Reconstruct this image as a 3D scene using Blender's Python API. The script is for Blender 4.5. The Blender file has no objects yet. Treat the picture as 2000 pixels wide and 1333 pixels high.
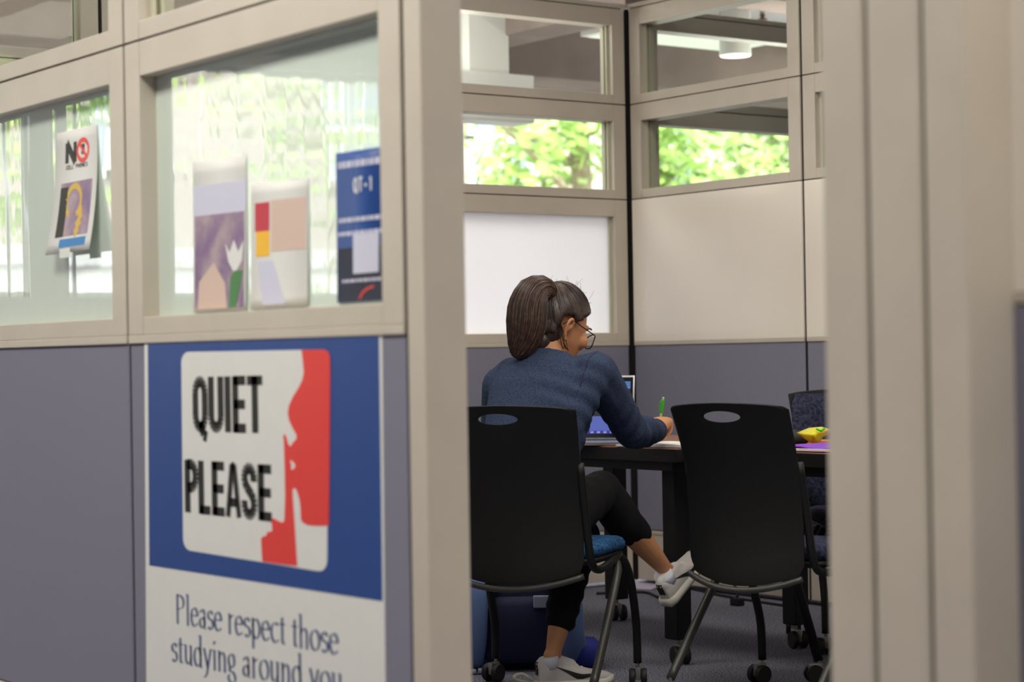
import bpy, bmesh, math, random
from mathutils import Vector, Matrix
from mathutils.bvhtree import BVHTree
from mathutils.geometry import tessellate_polygon
from math import sin, cos, pi, radians as R
random.seed(7)
S = bpy.context.scene
C = S.collection

# ------------------------------------------------------------------ camera, sky, lamps, exposure
EYE = Vector((0, 0, 1.06))
FPX, PITCH, ROLL, YAW = 3995.97, R(0.44625), R(-0.96105), R(36.2018)
_fw = Vector((sin(YAW)*cos(PITCH), cos(YAW)*cos(PITCH), sin(PITCH)))
_rt = Vector((cos(YAW), -sin(YAW), 0)); _up = _rt.cross(_fw)
RT = cos(ROLL)*_rt + sin(ROLL)*_up; UP = -sin(ROLL)*_rt + cos(ROLL)*_up; FW = _fw
cam = bpy.data.cameras.new('camera'); camo = bpy.data.objects.new('camera', cam); C.objects.link(camo)
m = Matrix((RT, UP, -FW)).transposed().to_4x4(); m.translation = EYE; camo.matrix_world = m
cam.sensor_width = 36.0; cam.lens = FPX*36/2000; cam.clip_start = .05; cam.clip_end = 200
cam.dof.use_dof = True; cam.dof.focus_distance = 6.55; cam.dof.aperture_fstop = 3.4
S.camera = camo
S.view_settings.view_transform = 'Standard'; S.view_settings.look = 'None'
S.view_settings.gamma = 1; S.view_settings.exposure = 0.0
w = bpy.data.worlds.new('World'); S.world = w; w.use_nodes = True
w.node_tree.nodes['Background'].inputs[0].default_value = (.93, .97, 1, 1)
w.node_tree.nodes['Background'].inputs[1].default_value = 8.0
S.cycles.max_bounces = 8; S.cycles.transparent_max_bounces = 16; S.cycles.sample_clamp_indirect = 6
S.cycles.caustics_reflective = False; S.cycles.caustics_refractive = False

def lamp(name, x, y, z, sx, sy, watts, col=(1, .95, .86)):
    l = bpy.data.lights.new(name, 'AREA'); l.shape = 'RECTANGLE'; l.size = sx; l.size_y = sy
    l.energy = watts; l.color = col
    o = bpy.data.objects.new(name, l); o.location = (x, y, z); C.objects.link(o); return o
for (x, y, e) in ((3.2, 3.2, 38), (4.9, 3.6, 22), (3.2, 5.6, 20), (4.9, 5.6, 18), (.6, 3.4, 66), (.6, 6.6, 56), (1.2, .2, 60), (3.4, .6, 54), (7.4, 2.5, 40), (3.2, 8.5, 44), (5.2, 8.5, 26), (9.4, 8.5, 34)):
    lamp('ceiling_lamp', x, y, 3.06, .6, 1.2, e)
for (x, y, e) in ((3.6, 8.3, 26), (5.4, 8.2, 18), (7.5, 8.1, 12), (8.9, 8.5, 9), (.6, 4.5, 20)):
    lamp('fill_uplight', x, y, 2.3, .3, 1.0, e).rotation_euler = (pi, 0, 0)  # unseen upward fill lamps, added to brighten the ceiling and beams
sun = bpy.data.lights.new('sun', 'SUN'); sun.energy = 6.0; sun.angle = R(3); sun.color = (1, .97, .9)
so = bpy.data.objects.new('sun', sun); so.rotation_euler = (R(42), 0, R(12)); C.objects.link(so)

def ray(px, py): return FW + RT*((px-1000)/FPX) - UP*((py-666.5)/FPX)
def onX(px, py, X): v = ray(px, py); return EYE + v*(X/v.x)
def onY(px, py, Y): v = ray(px, py); return EYE + v*(Y/v.y)
def onZ(px, py, Z): v = ray(px, py); return EYE + v*((Z-1.06)/v.z)
def at(px, py, D): return EYE + ray(px, py)*D

# ------------------------------------------------------------------ materials
def lin(c):
    return tuple(((v/255)/12.92 if v/255 <= .04045 else ((v/255+.055)/1.055)**2.4) for v in c) + (1,)
def mat(name, col, rough=.5, metal=0, noise=0, nscale=30, bump=0, bscale=200, spec=.5, col2=None, stretch=None, **kw):
    m = bpy.data.materials.new(name); m.use_nodes = True; nt = m.node_tree; b = nt.nodes['Principled BSDF']
    c = lin(col); b.inputs['Base Color'].default_value = c; b.inputs['Roughness'].default_value = rough
    b.inputs['Metallic'].default_value = metal; b.inputs['Specular IOR Level'].default_value = spec
    for k, v in kw.items():
        b.inputs[k.replace('_', ' ')].default_value = v
    tc = nt.nodes.new('ShaderNodeTexCoord'); src = tc.outputs['Object']
    if stretch:
        mp = nt.nodes.new('ShaderNodeMapping'); mp.inputs['Scale'].default_value = stretch
        nt.links.new(src, mp.inputs['Vector']); src = mp.outputs['Vector']
    if noise or col2:
        n = nt.nodes.new('ShaderNodeTexNoise'); n.inputs['Scale'].default_value = nscale; n.inputs['Detail'].default_value = 4
        nt.links.new(src, n.inputs['Vector'])
        rp = nt.nodes.new('ShaderNodeValToRGB')
        rp.color_ramp.elements[0].position = .36; rp.color_ramp.elements[1].position = .64
        c2 = lin(col2) if col2 else tuple(x*(1-noise) for x in c[:3]) + (1,)
        rp.color_ramp.elements[0].color = c2; rp.color_ramp.elements[1].color = c
        nt.links.new(n.outputs['Fac'], rp.inputs['Fac']); nt.links.new(rp.outputs['Color'], b.inputs['Base Color'])
    if bump:
        n2 = nt.nodes.new('ShaderNodeTexNoise'); n2.inputs['Scale'].default_value = bscale; n2.inputs['Detail'].default_value = 3
        nt.links.new(src, n2.inputs['Vector'])
        bp = nt.nodes.new('ShaderNodeBump'); bp.inputs['Strength'].default_value = bump; bp.inputs['Distance'].default_value = .004
        nt.links.new(n2.outputs['Fac'], bp.inputs['Height']); nt.links.new(bp.outputs['Normal'], b.inputs['Normal'])
    return m
M = {}
M['frame'] = mat('beige painted metal', (198, 188, 174), .42, noise=.05, nscale=8, bump=.05, bscale=500)
M['frame_in'] = mat('beige glazing stop', (192, 190, 168), .4)
M['seam'] = mat('black rubber seam', (14, 13, 14), .8)
M['groove'] = mat('grey brown joint filler', (96, 88, 80), .8)
M['fabric'] = mat('grey lavender panel fabric', (136, 135, 151), .95, noise=.12, nscale=420, bump=.25, bscale=900, spec=.1)
M['whiteboard'] = mat('glossy marker board', (240, 232, 220), .12, spec=.5)
M['carpet'] = mat('blue grey speckled carpet', (158, 157, 172), 1, col2=(46, 46, 56), nscale=170, bump=.7, bscale=300, spec=.05)
M['concrete'] = mat('rough brown concrete', (150, 136, 130), .9, noise=.2, nscale=3, bump=.4, bscale=60)
M['plaster'] = mat('pale grey ceiling plaster', (190, 190, 192), .9, noise=.06, nscale=5)
M['white'] = mat('white painted metal', (232, 233, 230), .5)
M['black'] = mat('black plastic', (11, 11, 11), .55, spec=.35, bump=.12, bscale=500)
M['blackmetal'] = mat('black powder coated steel', (13, 13, 13), .48, spec=.35)
M['greytube'] = mat('charcoal satin tube', (62, 60, 57), .38, metal=.3)
M['chrome'] = mat('silver caster fork', (160, 158, 152), .3, metal=.8)
M['rubber'] = mat('black caster rubber', (12, 12, 12), .6)
M['bluefab'] = mat('blue patterned upholstery', (52, 100, 146), .9, col2=(22, 50, 82), nscale=90, bump=.3, bscale=200, spec=.15)
M['navyfab'] = mat('navy patterned upholstery', (58, 60, 84), .9, col2=(26, 27, 42), nscale=80, bump=.3, bscale=200, spec=.15)
M['wood'] = mat('reddish brown laminate', (150, 92, 58), .35, noise=.3, nscale=7, stretch=(14, 1, 14))
M['paper'] = mat('white paper', (226, 226, 222), .7, noise=.02, nscale=20)
M['ink'] = mat('black ink', (28, 24, 24), .6)
M['navyink'] = mat('slate blue ink', (62, 76, 122), .6)
M['posterblue'] = mat('deep blue print', (22, 66, 140), .45)
M['posterred'] = mat('red print', (232, 58, 54), .45)
M['signblue'] = mat('sign blue print', (26, 74, 150), .5)
M['signdark'] = mat('dark navy print', (28, 34, 62), .5, noise=.4, nscale=12)
M['tape'] = mat('clear sticky tape', (214, 216, 210), .25)
M['skin'] = mat('warm brown skin', (196, 138, 96), .5, noise=.08, nscale=25, bump=.08, bscale=220, spec=.4, Subsurface_Weight=.12, Subsurface_Radius=(.02, .008, .004))
M['shirt'] = mat('heathered navy jersey', (64, 75, 100), .95, col2=(45, 54, 77), nscale=260, bump=.35, bscale=420, spec=.12)
M['legging'] = mat('black legging knit', (16, 16, 19), .85, bump=.2, bscale=400, spec=.2)
M['hair'] = mat('dark brown hair', (62, 42, 34), .38, col2=(34, 23, 19), nscale=60, spec=.5)
M['hair2'] = mat('lighter brown hair', (92, 62, 48), .4, col2=(56, 38, 30), nscale=60, spec=.5)
M['shoe'] = mat('white sneaker leather', (206, 200, 196), .55, noise=.06, nscale=40)
M['sole'] = mat('off white rubber sole', (214, 208, 196), .6)
M['sock'] = mat('pale grey sock', (214, 214, 224), .9)
M['silver'] = mat('silver aluminium', (198, 200, 206), .3, metal=.85)
M['screenoff'] = mat('black glass bezel', (8, 8, 10), .15)
M['key'] = mat('dark keyboard', (60, 62, 70), .5)
M['packblue'] = mat('royal blue pack nylon', (32, 48, 142), .7, bump=.3, bscale=300)
M['packlight'] = mat('light blue pack mesh', (98, 122, 172), .85, bump=.4, bscale=500)
M['packnavy'] = mat('navy pack nylon', (16, 20, 62), .75, bump=.3, bscale=300)
M['strapgrey'] = mat('grey reflective webbing', (150, 156, 178), .6)
M['green'] = mat('bright green plastic', (70, 200, 40), .3, spec=.6)
M['penclear'] = mat('pale green clear barrel', (190, 226, 170), .15)
M['yellow'] = mat('yellow wrapper film', (226, 214, 20), .3, bump=.3, bscale=30)
M['purple'] = mat('purple folder card', (128, 40, 196), .45)
M['darkpouch'] = mat('dark olive pouch cloth', (46, 44, 36), .8, noise=.3, nscale=40)
M['orange'] = mat('orange card', (206, 130, 60), .6)
M['leaf'] = mat('spring green leaves', (164, 184, 100), .5, col2=(124, 158, 70), nscale=2, Transmission_Weight=0)
M['bark'] = mat('grey brown bark', (148, 136, 112), .9, noise=.3, nscale=12)
M['winglass'] = mat('distant dark window glass', (120, 134, 150), .1)
M['lavender'] = mat('pale lavender paper', (196, 190, 214), .8)
M['gold'] = mat('gold picture print', (212, 176, 72), .5)
M['stripblue'] = mat('sky blue print', (36, 122, 190), .5)
M['tan'] = mat('mauve photo print', (172, 152, 160), .5, col2=(128, 100, 142), nscale=14)
M['greenprint'] = mat('leaf green print', (70, 128, 74), .5)
M['pink'] = mat('pink photo print', (212, 186, 172), .5)
M['yellowprint'] = mat('amber print', (244, 188, 40), .5)
M['crimson'] = mat('crimson print', (196, 44, 66), .5)
M['lilac'] = mat('pale lilac print', (206, 206, 226), .5)

def brick():
    m = bpy.data.materials.new('red brick'); m.use_nodes = True; nt = m.node_tree; b = nt.nodes['Principled BSDF']
    tc = nt.nodes.new('ShaderNodeTexCoord'); mp = nt.nodes.new('ShaderNodeMapping'); mp.inputs['Rotation'].default_value = (R(90), 0, 0)
    br = nt.nodes.new('ShaderNodeTexBrick'); br.inputs['Scale'].default_value = 4
    br.inputs['Color1'].default_value = lin((146, 124, 118)); br.inputs['Color2'].default_value = lin((158, 145, 141)); br.inputs['Mortar'].default_value = lin((170, 166, 164))
    nt.links.new(tc.outputs['Object'], mp.inputs['Vector']); nt.links.new(mp.outputs['Vector'], br.inputs['Vector'])
    nt.links.new(br.outputs['Color'], b.inputs['Base Color']); b.inputs['Roughness'].default_value = .9
    return m
M['brick'] = brick()
def clear_glass(name, tint):
    m = bpy.data.materials.new(name); m.use_nodes = True; nt = m.node_tree; nt.nodes.clear()
    o = nt.nodes.new('ShaderNodeOutputMaterial'); mx = nt.nodes.new('ShaderNodeMixShader'); t = nt.nodes.new('ShaderNodeBsdfTransparent')
    g = nt.nodes.new('ShaderNodeBsdfGlossy'); g.inputs['Roughness'].default_value = .01; f = nt.nodes.new('ShaderNodeFresnel'); f.inputs['IOR'].default_value = 1.3
    t.inputs['Color'].default_value = tint
    ge = nt.nodes.new('ShaderNodeNewGeometry'); iv = nt.nodes.new('ShaderNodeMath'); iv.operation = 'SUBTRACT'; iv.inputs[0].default_value = 1; mu = nt.nodes.new('ShaderNodeMath'); mu.operation = 'MULTIPLY'
    nt.links.new(ge.outputs['Backfacing'], iv.inputs[1]); nt.links.new(iv.outputs[0], mu.inputs[0]); nt.links.new(f.outputs[0], mu.inputs[1]); nt.links.new(mu.outputs[0], mx.inputs[0]); nt.links.new(t.outputs[0], mx.inputs[1]); nt.links.new(g.outputs[0], mx.inputs[2]); nt.links.new(mx.outputs[0], o.inputs[0])
    return m
M['glass'] = clear_glass('clear window glass', (.96, .98, .96, 1))
M['lens'] = clear_glass('spectacle lens', (.97, .97, .97, 1))
def frosted():
    m = bpy.data.materials.new('frosted white glass'); m.use_nodes = True; nt = m.node_tree; nt.nodes.clear()
    o = nt.nodes.new('ShaderNodeOutputMaterial'); mx = nt.nodes.new('ShaderNodeMixShader'); mx.inputs[0].default_value = .8
    d = nt.nodes.new('ShaderNodeBsdfDiffuse'); d.inputs[0].default_value = (.86, .85, .88, 1)
    t = nt.nodes.new('ShaderNodeBsdfTranslucent'); t.inputs[0].default_value = (.955, .95, .985, 1)
    nt.links.new(d.outputs[0], mx.inputs[1]); nt.links.new(t.outputs[0], mx.inputs[2]); nt.links.new(mx.outputs[0], o.inputs[0]); return m
M['frosted'] = frosted()
def glassboard():
    m = mat('green tinted glass over white board', (214, 228, 218), .02, spec=.6, Coat_Weight=1.0, Coat_Roughness=.015, Coat_IOR=1.75)
    nt = m.node_tree; b = nt.nodes['Principled BSDF']
    tc = nt.nodes.new('ShaderNodeTexCoord'); mp = nt.nodes.new('ShaderNodeMapping'); mp.inputs['Scale'].default_value = (1, 9, .9)
    n = nt.nodes.new('ShaderNodeTexNoise'); n.inputs['Scale'].default_value = 1.3; n.inputs['Detail'].default_value = 1
    bp = nt.nodes.new('ShaderNodeBump'); bp.inputs['Strength'].default_value = .05; bp.inputs['Distance'].default_value = .02
    nt.links.new(tc.outputs['Object'], mp.inputs['Vector']); nt.links.new(mp.outputs['Vector'], n.inputs['Vector'])
    nt.links.new(n.outputs['Fac'], bp.inputs['Height']); nt.links.new(bp.outputs['Normal'], b.inputs['Coat Normal']); nt.links.new(bp.outputs['Normal'], b.inputs['Normal'])
    return m
M['glassboard'] = glassboard()
def emis(name, col, s):
    m = bpy.data.materials.new(name); m.use_nodes = True; b = m.node_tree.nodes['Principled BSDF']
    b.inputs['Base Color'].default_value = (.02, .02, .02, 1); b.inputs['Emission Color'].default_value = lin(col); b.inputs['Emission Strength'].default_value = s
    return m
M['lit'] = emis('lit luminaire diffuser', (240, 246, 226), 1.0)
M['screen'] = emis('laptop screen dark page', (14, 18, 30), 1.0)
M['screenbar'] = emis('laptop screen toolbar', (66, 122, 190), .8)
M['screenbar2'] = emis('laptop screen address bar', (88, 122, 200), .8)
M['screenwin'] = emis('laptop screen window', (88, 104, 190), .8)
M['screendock'] = emis('laptop screen dock', (34, 44, 150), .9)
M['screenicon'] = emis('laptop screen icons', (150, 150, 220), .8)

# ------------------------------------------------------------------ mesh helpers
def obj(name, bm, m, parent=None, smooth=False, world=True):
    me = bpy.data.meshes.new(name)
    bmesh.ops.recalc_face_normals(bm, faces=bm.faces)
    if parent is not None and world:
        mw = Matrix.Identity(4); p = parent; ch = []
        while p is not None: ch.append(p); p = p.parent
        for p in reversed(ch): mw = mw @ p.matrix_basis
        bm.transform(mw.inverted())
    bm.to_mesh(me); bm.free()
    me.materials.append(M[m] if isinstance(m, str) else m)
    if smooth:
        me.polygons.foreach_set('use_smooth', [True]*len(me.polygons))
        if smooth == 'auto': me.set_sharp_from_angle(angle=R(38))
    o = bpy.data.objects.new(name, me); C.objects.link(o)
    if parent is not None: o.parent = parent
    return o
def tag(o, label, cat, group=None):
    o['label'] = label; o['category'] = cat
    if group: o['group'] = group
    return o
def thing(name, label, cat, loc, rz=0, group=None):
    o = bpy.data.objects.new(name, None); C.objects.link(o); o.location = loc; o.rotation_euler = (0, 0, rz); o.empty_display_size = .05
    return tag(o, label, cat, group)
def struct(name, bm, m, parent=None, smooth=False):
    o = obj(name, bm, m, parent, smooth)
    if parent is None: o['kind'] = 'structure'
    return o
def box(bm, a, b, bev=0, mtx=None):
    t = bmesh.new()
    x0, y0, z0 = (min(a[i], b[i]) for i in range(3)); x1, y1, z1 = (max(a[i], b[i]) for i in range(3))
    v = [t.verts.new(p) for p in ((x0,y0,z0),(x1,y0,z0),(x1,y1,z0),(x0,y1,z0),(x0,y0,z1),(x1,y0,z1),(x1,y1,z1),(x0,y1,z1))]
    for f in ((0,3,2,1),(4,5,6,7),(0,1,5,4),(1,2,6,5),(2,3,7,6),(3,0,4,7)): t.faces.new([v[i] for i in f])
    if bev: bmesh.ops.bevel(t, geom=list(t.edges), offset=bev, segments=2, affect='EDGES', profile=.6)
    merge(bm, t, mtx); return bm
def merge(bm, t, mtx=None):
    if mtx is not None: t.transform(mtx)
    mp = {v: bm.verts.new(v.co) for v in t.verts}
    for f in t.faces:
        try: bm.faces.new([mp[v] for v in f.verts])
        except ValueError: pass
    t.free()
def catmull(pts, n=6):
    pts = [Vector(p) for p in pts]; out = []
    P = [pts[0]*2-pts[1]] + pts + [pts[-1]*2-pts[-2]]
    for i in range(1, len(P)-2):
        for k in range(n):
            t = k/n; a, b, c, d = P[i-1:i+3]
            out.append(.5*((2*b)+(c-a)*t+(2*a-5*b+4*c-d)*t*t+(3*b-a-3*c+d)*t**3))
    out.append(pts[-1]); return out
def tube(bm, pts, r, n=10, sx=1, sy=1, hint=None, cap=True):
    pts = [Vector(p) for p in pts]; rs = r if isinstance(r, (list, tuple)) else [r]*len(pts)
    up = Vector(hint) if hint else None; prev = None; rings = []
    for i, p in enumerate(pts):
        d = (pts[min(i+1, len(pts)-1)]-pts[max(i-1, 0)]).normalized()
        if prev is None:
            h = up or (Vector((0, 0, 1)) if abs(d.z) < .9 else Vector((0, 1, 0)))
            a = d.cross(h).normalized()
        else:
            a = (prev - d*prev.dot(d)).normalized()
        prev = a; b = d.cross(a)
        rings.append([bm.verts.new(p + a*(cos(2*pi*k/n)*rs[i]*sx) + b*(sin(2*pi*k/n)*rs[i]*sy)) for k in range(n)])
    for i in range(len(rings)-1):
        for k in range(n): bm.faces.new((rings[i][k], rings[i][(k+1) % n], rings[i+1][(k+1) % n], rings[i+1][k]))
    if cap: bm.faces.new(rings[0][::-1]); bm.faces.new(rings[-1])
    return bm
def ball(bm, c, r, seg=16, sc=(1, 1, 1), mtx=None):
    t = bmesh.new(); bmesh.ops.create_uvsphere(t, u_segments=seg, v_segments=max(8, seg*2//3), radius=r)
    mm = Matrix.Translation(Vector(c)) @ (mtx or Matrix.Identity(4)) @ Matrix.Diagonal((*sc, 1))
    merge(bm, t, mm)
def lathe(bm, prof, c, n=24, mtx=None):
    t = bmesh.new(); rings = []
    for r, z in prof: rings.append([t.verts.new((r*cos(2*pi*k/n), r*sin(2*pi*k/n), z)) for k in range(n)])
    for i in range(len(rings)-1):
        for k in range(n): t.faces.new((rings[i][k], rings[i][(k+1) % n], rings[i+1][(k+1) % n], rings[i+1][k]))
    t.faces.new(rings[0][::-1]); t.faces.new(rings[-1])
    merge(bm, t, Matrix.Translation(Vector(c)) @ (mtx or Matrix.Identity(4)))
def prism(bm, front, back):
    """closed prism between two matching 3d outlines (may be concave)"""
    n = len(front); f = [bm.verts.new(p) for p in front]; b = [bm.verts.new(p) for p in back]
    e1 = bm.faces.new(f); e2 = bm.faces.new(b[::-1])
    for i in range(n): bm.faces.new((f[i], b[i], b[(i+1) % n], f[(i+1) % n]))
    if n > 4:
        bm.faces.remove(e1); bm.faces.remove(e2)
        for a, b_, c in tessellate_polygon([[Vector(p) for p in front]]):
            bm.faces.new((f[a], f[b_], f[c])); bm.faces.new((b[c], b[b_], b[a]))
def capsule(bm, p, q, r0, r1, n=14):
    p, q = Vector(p), Vector(q); tube(bm, [p, q], [r0, r1], n); ball(bm, p, r0, n); ball(bm, q, r1, n)
def chain(bm, pts):
    for (p, r), (q, s) in zip(pts, pts[1:]): capsule(bm, p, q, r, s)
def loft(bm, rings, n=24, power=2.0):
    """rings: (centre, axisA, axisB) -> closed lofted body"""
    rr = []
    for c, a, b in rings:
        c, a, b = Vector(c), Vector(a), Vector(b); row = []
        for k in range(n):
            t = 2*pi*k/n; ct, st = cos(t), sin(t)
            row.append(bm.verts.new(c + a*(math.copysign(abs(ct)**(2/power), ct)) + b*(math.copysign(abs(st)**(2/power), st))))
        rr.append(row)
    for i in range(len(rr)-1):
        for k in range(n): bm.faces.new((rr[i][k], rr[i][(k+1) % n], rr[i+1][(k+1) % n], rr[i+1][k]))
    bm.faces.new(rr[0][::-1]); bm.faces.new(rr[-1])
def remesh(name, bm, m, parent, voxel=.006, smooth=8, fn=None):
    bmesh.ops.recalc_face_normals(bm, faces=bm.faces)
    me = bpy.data.meshes.new('tmp'); bm.to_mesh(me); bm.free(); o = bpy.data.objects.new('tmp', me); C.objects.link(o)
    r = o.modifiers.new('r', 'REMESH'); r.mode = 'VOXEL'; r.voxel_size = voxel
    s = o.modifiers.new('s', 'SMOOTH'); s.factor = .5; s.iterations = smooth
    dg = bpy.context.evaluated_depsgraph_get(); me2 = bpy.data.meshes.new_from_object(o.evaluated_get(dg))
    bpy.data.objects.remove(o); b2 = bmesh.new(); b2.from_mesh(me2); bpy.data.meshes.remove(me2)
    if fn:
        b2.normal_update()
        for v in b2.verts: v.co += v.normal*fn(v.co)
    return obj(name, b2, m, parent, True)

# ------------------------------------------------------------------ setting: floor, ceiling, partition walls
bm = bmesh.new(); box(bm, (-5, -4, -.1), (14, 10.3, 0)); struct('floor', bm, 'carpet')
bm = bmesh.new(); box(bm, (-6, -7, 3.12), (15, 10.4, 3.4)); struct('ceiling', bm, 'plaster')
J0, J3, J2, J1 = 1.12, 1.78, 2.22, 2.665
T = .09; G = .0025
n_win = 0; n_trim = 0
def P3(ax, off, s, d, z):            # s: along the wall, d: depth coordinate
    return (d, s, z) if ax == 'X' else (s, d, z)
def wbox(bm, ax, s0, s1, d0, d1, z0, z1, bev=.002): box(bm, P3(ax, 0, s0, d0, z0), P3(ax, 0, s1, d1, z1), bev)
def glazed(ax, s0, s1, d0, z0, z1, infill, stile=(.072, .072), top=.08, bot=.043, name=None, parent=None):
    """a framed module between two seams: four frame bars, glazing stops and an infill pane"""
    global n_win
    n_win += 1
    d1 = d0+T; bm = bmesh.new(); a, b = s0+stile[0], s1-stile[1]
    wbox(bm, ax, s0, a, d0, d1, z0+G, z1-G); wbox(bm, ax, b, s1, d0, d1, z0+G, z1-G)
    wbox(bm, ax, a+.0006, b-.0006, d0+.0007, d1-.0007, z1-top, z1-G); wbox(bm, ax, a+.0006, b-.0006, d0+.0007, d1-.0007, z0+G, z0+bot)
    o = struct('window_%d' % n_win, bm, 'frame')
    if infill != 'board':
        bm = bmesh.new()
        for e0, e1 in ((a, a+.012), (b-.012, b)):
            wbox(bm, ax, e0, e1, d0+.030, d0+.038, z0+bot, z1-top, 0); wbox(bm, ax, e0, e1, d0+.052, d1-.030, z0+bot, z1-top, 0)
        obj('glazing_stop', bm, 'frame_in', o)
    bm = bmesh.new(); wbox(bm, ax, a-.005, b+.005, d0+.041, d0+.049, z0+bot-.005, z1-top+.005, 0)
    obj('pane', bm, {'clear': 'glass', 'frosted': 'frosted', 'board': 'glassboard'}[infill], o)
    return o
def partition(side, ax, d0, seams, mid, gap=.008, corner=None, cap=True):
    """fabric below, board or glazed module in the middle, two glazed modules above"""
    global n_trim
    d1 = d0+T; lo, hi = min(seams), max(seams)
    bm = bmesh.new(); sk = bmesh.new(); base = bmesh.new(); rail = bmesh.new()
    for a, b in zip(seams, seams[1:]):
        a, b = min(a, b)+gap/2, max(a, b)-gap/2
        wbox(bm, ax, a, b, d0+.004, d1-.004, .255, J0-.016, .004)
        wbox(base, ax, a, b, d0, d1, .022, .235, .003); wbox(base, ax, a, b, d0-.004, d1+.004, .236, .252, .002)
        wbox(rail, ax, a, b, d0-.001, d1+.001, J0-.016, J0+.0024, .002)
    w_ = struct('wall_'+side, bm, 'fabric')
    struct('baseboard_'+side, base, 'frame')
    obj('rail', rail, 'frame', w_)
    for s in seams: wbox(sk, ax, s-gap/2-.004, s+gap/2+.004, d0+.008, d1-.008, .022, J1-.01, 0)
    gk = bmesh.new()
    for z in (J3, J2): wbox(gk, ax, lo+.005, hi-.005, d0+.010, d0+.022, z-.006, z+.006, 0); wbox(gk, ax, lo+.005, hi-.005, d1-.022, d1-.010, z-.006, z+.006, 0)
    obj('seam', sk, 'seam', w_); obj('joint', gk, 'groove', w_)
    for a, b in zip(seams, seams[1:]):
        a, b = min(a, b)+gap/2, max(a, b)-gap/2
        if mid == 'whiteboard':
            bm = bmesh.new(); wbox(bm, ax, a, b, d0-.001, d1+.001, J0+.001, J3-.002, .003); obj('whiteboard', bm, 'whiteboard', w_)
        else:
            glazed(ax, a, b, d0, J0, J3, mid, top=.08, bot=.043)
        glazed(ax, a, b, d0, J3, J2, 'clear'); glazed(ax, a, b, d0, J2, J1, 'clear')
    if cap:
        n_trim += 1; bm = bmesh.new(); wbox(bm, ax, lo, hi, d0-.004, d1+.004, J1+.001, J1+.022, .003); struct('trim_%d' % n_trim, bm, 'frame')
    return w_
XF, YL, XR = 2.027, 7.328, 6.052
partition('front', 'X', XF, [3.093, 4.237, 5.38, 6.52, 7.32], 'board', gap=.012)
partition('left', 'Y', YL, [2.12, 3.41, 4.92, 6.045], 'frosted', gap=.016)
partition('right', 'X', XR, [7.318, 6.188, 5.05, 3.92, 2.79, 1.66], 'whiteboard', gap=.016)
partition('beyond', 'Y', YL, [6.16, 7.75, 9.3], 'frosted', gap=.016)
bm = bmesh.new(); box(bm, (6.048, 7.322, .02), (6.06, 7.34, J1)); box(bm, (6.144, 7.34, .02), (6.158, 7.41, J1)); n_trim += 1; struct('trim_%d' % n_trim, bm, 'seam')
# door jambs of the front wall
bm = bmesh.new(); box(bm, (XF, 3.031, 0), (XF+T, 3.087, J1+.02), .003); n_trim += 1; struct('trim_%d' % n_trim, bm, 'frame')
bm = bmesh.new()
for a, b in ((2.034, 1.9545), (1.9455, 1.8535), (1.8445, 1.775)): box(bm, (XF, a, 0), (XF+T, b, J1+.02), .004)
n_trim += 1; po = struct('trim_%d' % n_trim, bm, 'frame')
bm = bmesh.new(); box(bm, (XF+.006, 1.78, 0), (XF+T-.006, 2.028, J1)); obj('seam', bm, 'groove', po)
# recessed panel right of the doorway
bm = bmesh.new(); box(bm, (XF+T, .6, .25), (XF+T+.05, 1.80, J0-.002), .003); wn = struct('wall_near', bm, 'fabric')
bm = bmesh.new(); box(bm, (XF+T, .6, J0+.012), (XF+T+.05, 1.80, J1), .003); obj('whiteboard', bm, 'whiteboard', wn)
bm = bmesh.new(); box(bm, (XF+T-.002, .6, J0-.001), (XF+T+.05, 1.80, J0+.011), .002); box(bm, (XF+T-.002, .6, .02), (XF+T+.05, 1.80, .245), .002); obj('rail', bm, 'frame', wn)
# rear walls of the corridor behind the camera
bm = bmesh.new(); box(bm, (-5.1, -4, 0), (-5, 10, 3.12)); struct('wall_corridor', bm, 'plaster')
bm = bmesh.new(); box(bm, (-5, -4.1, 0), (14, -4, 3.12)); struct('wall_rear', bm, 'plaster')
bm = bmesh.new(); box(bm, (13.9, -4, 0), (14, 10, 3.12)); struct('wall_far', bm, 'plaster')

# outer wall of the building with its ribbon windows
YF, SILL, HEAD = 10.0, 1.41, 2.70
piers = [(-5, -4.2), (-2.55, -2.35), (-.31, -.13), (2.9, 3.2), (6.72, 6.98), (10.4, 10.7), (13.6, 14)]
bm = bmesh.new(); box(bm, (-5, YF, 0), (14, YF+.25, SILL)); box(bm, (-5, YF, HEAD), (14, YF+.25, 3.12))
for a, b in piers: box(bm, (a, YF, SILL), (b, YF+.25, HEAD))
struct('wall_outer', bm, 'white')
for (a, b), (c, d) in zip(piers, piers[1:]):
    n_win += 1; bm = bmesh.new()
    for x0, x1, z0, z1 in ((b, b+.05, SILL, HEAD), (c-.05, c, SILL, HEAD), (b, c, SILL, SILL+.03), (b, c, HEAD-.03, HEAD)): box(bm, (x0, YF+.08, z0), (x1, YF+.14, z1), .003)
    o = struct('window_%d' % n_win, bm, 'white')
    bm = bmesh.new(); box(bm, (b+.04, YF+.105, SILL+.02), (c-.04, YF+.113, HEAD-.02)); obj('pane', bm, 'glass', o)
# concrete beams under the ceiling beyond the room
def beam(a, b, m='concrete'):
    global n_trim
    n_trim += 1; bm = bmesh.new(); box(bm, a, b, .01); struct('trim_%d' % n_trim, bm, m)
beam((-5, 9.55, 2.70), (14, 9.99, 3.118))
for x in (-2.6, .5, 3.55, 6.52, 9.6): beam((x, 7.9, 2.80), (x+.28, 9.548, 3.118))
beam((-5, 7.6, 2.86), (14, 7.898, 3.118))

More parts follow.
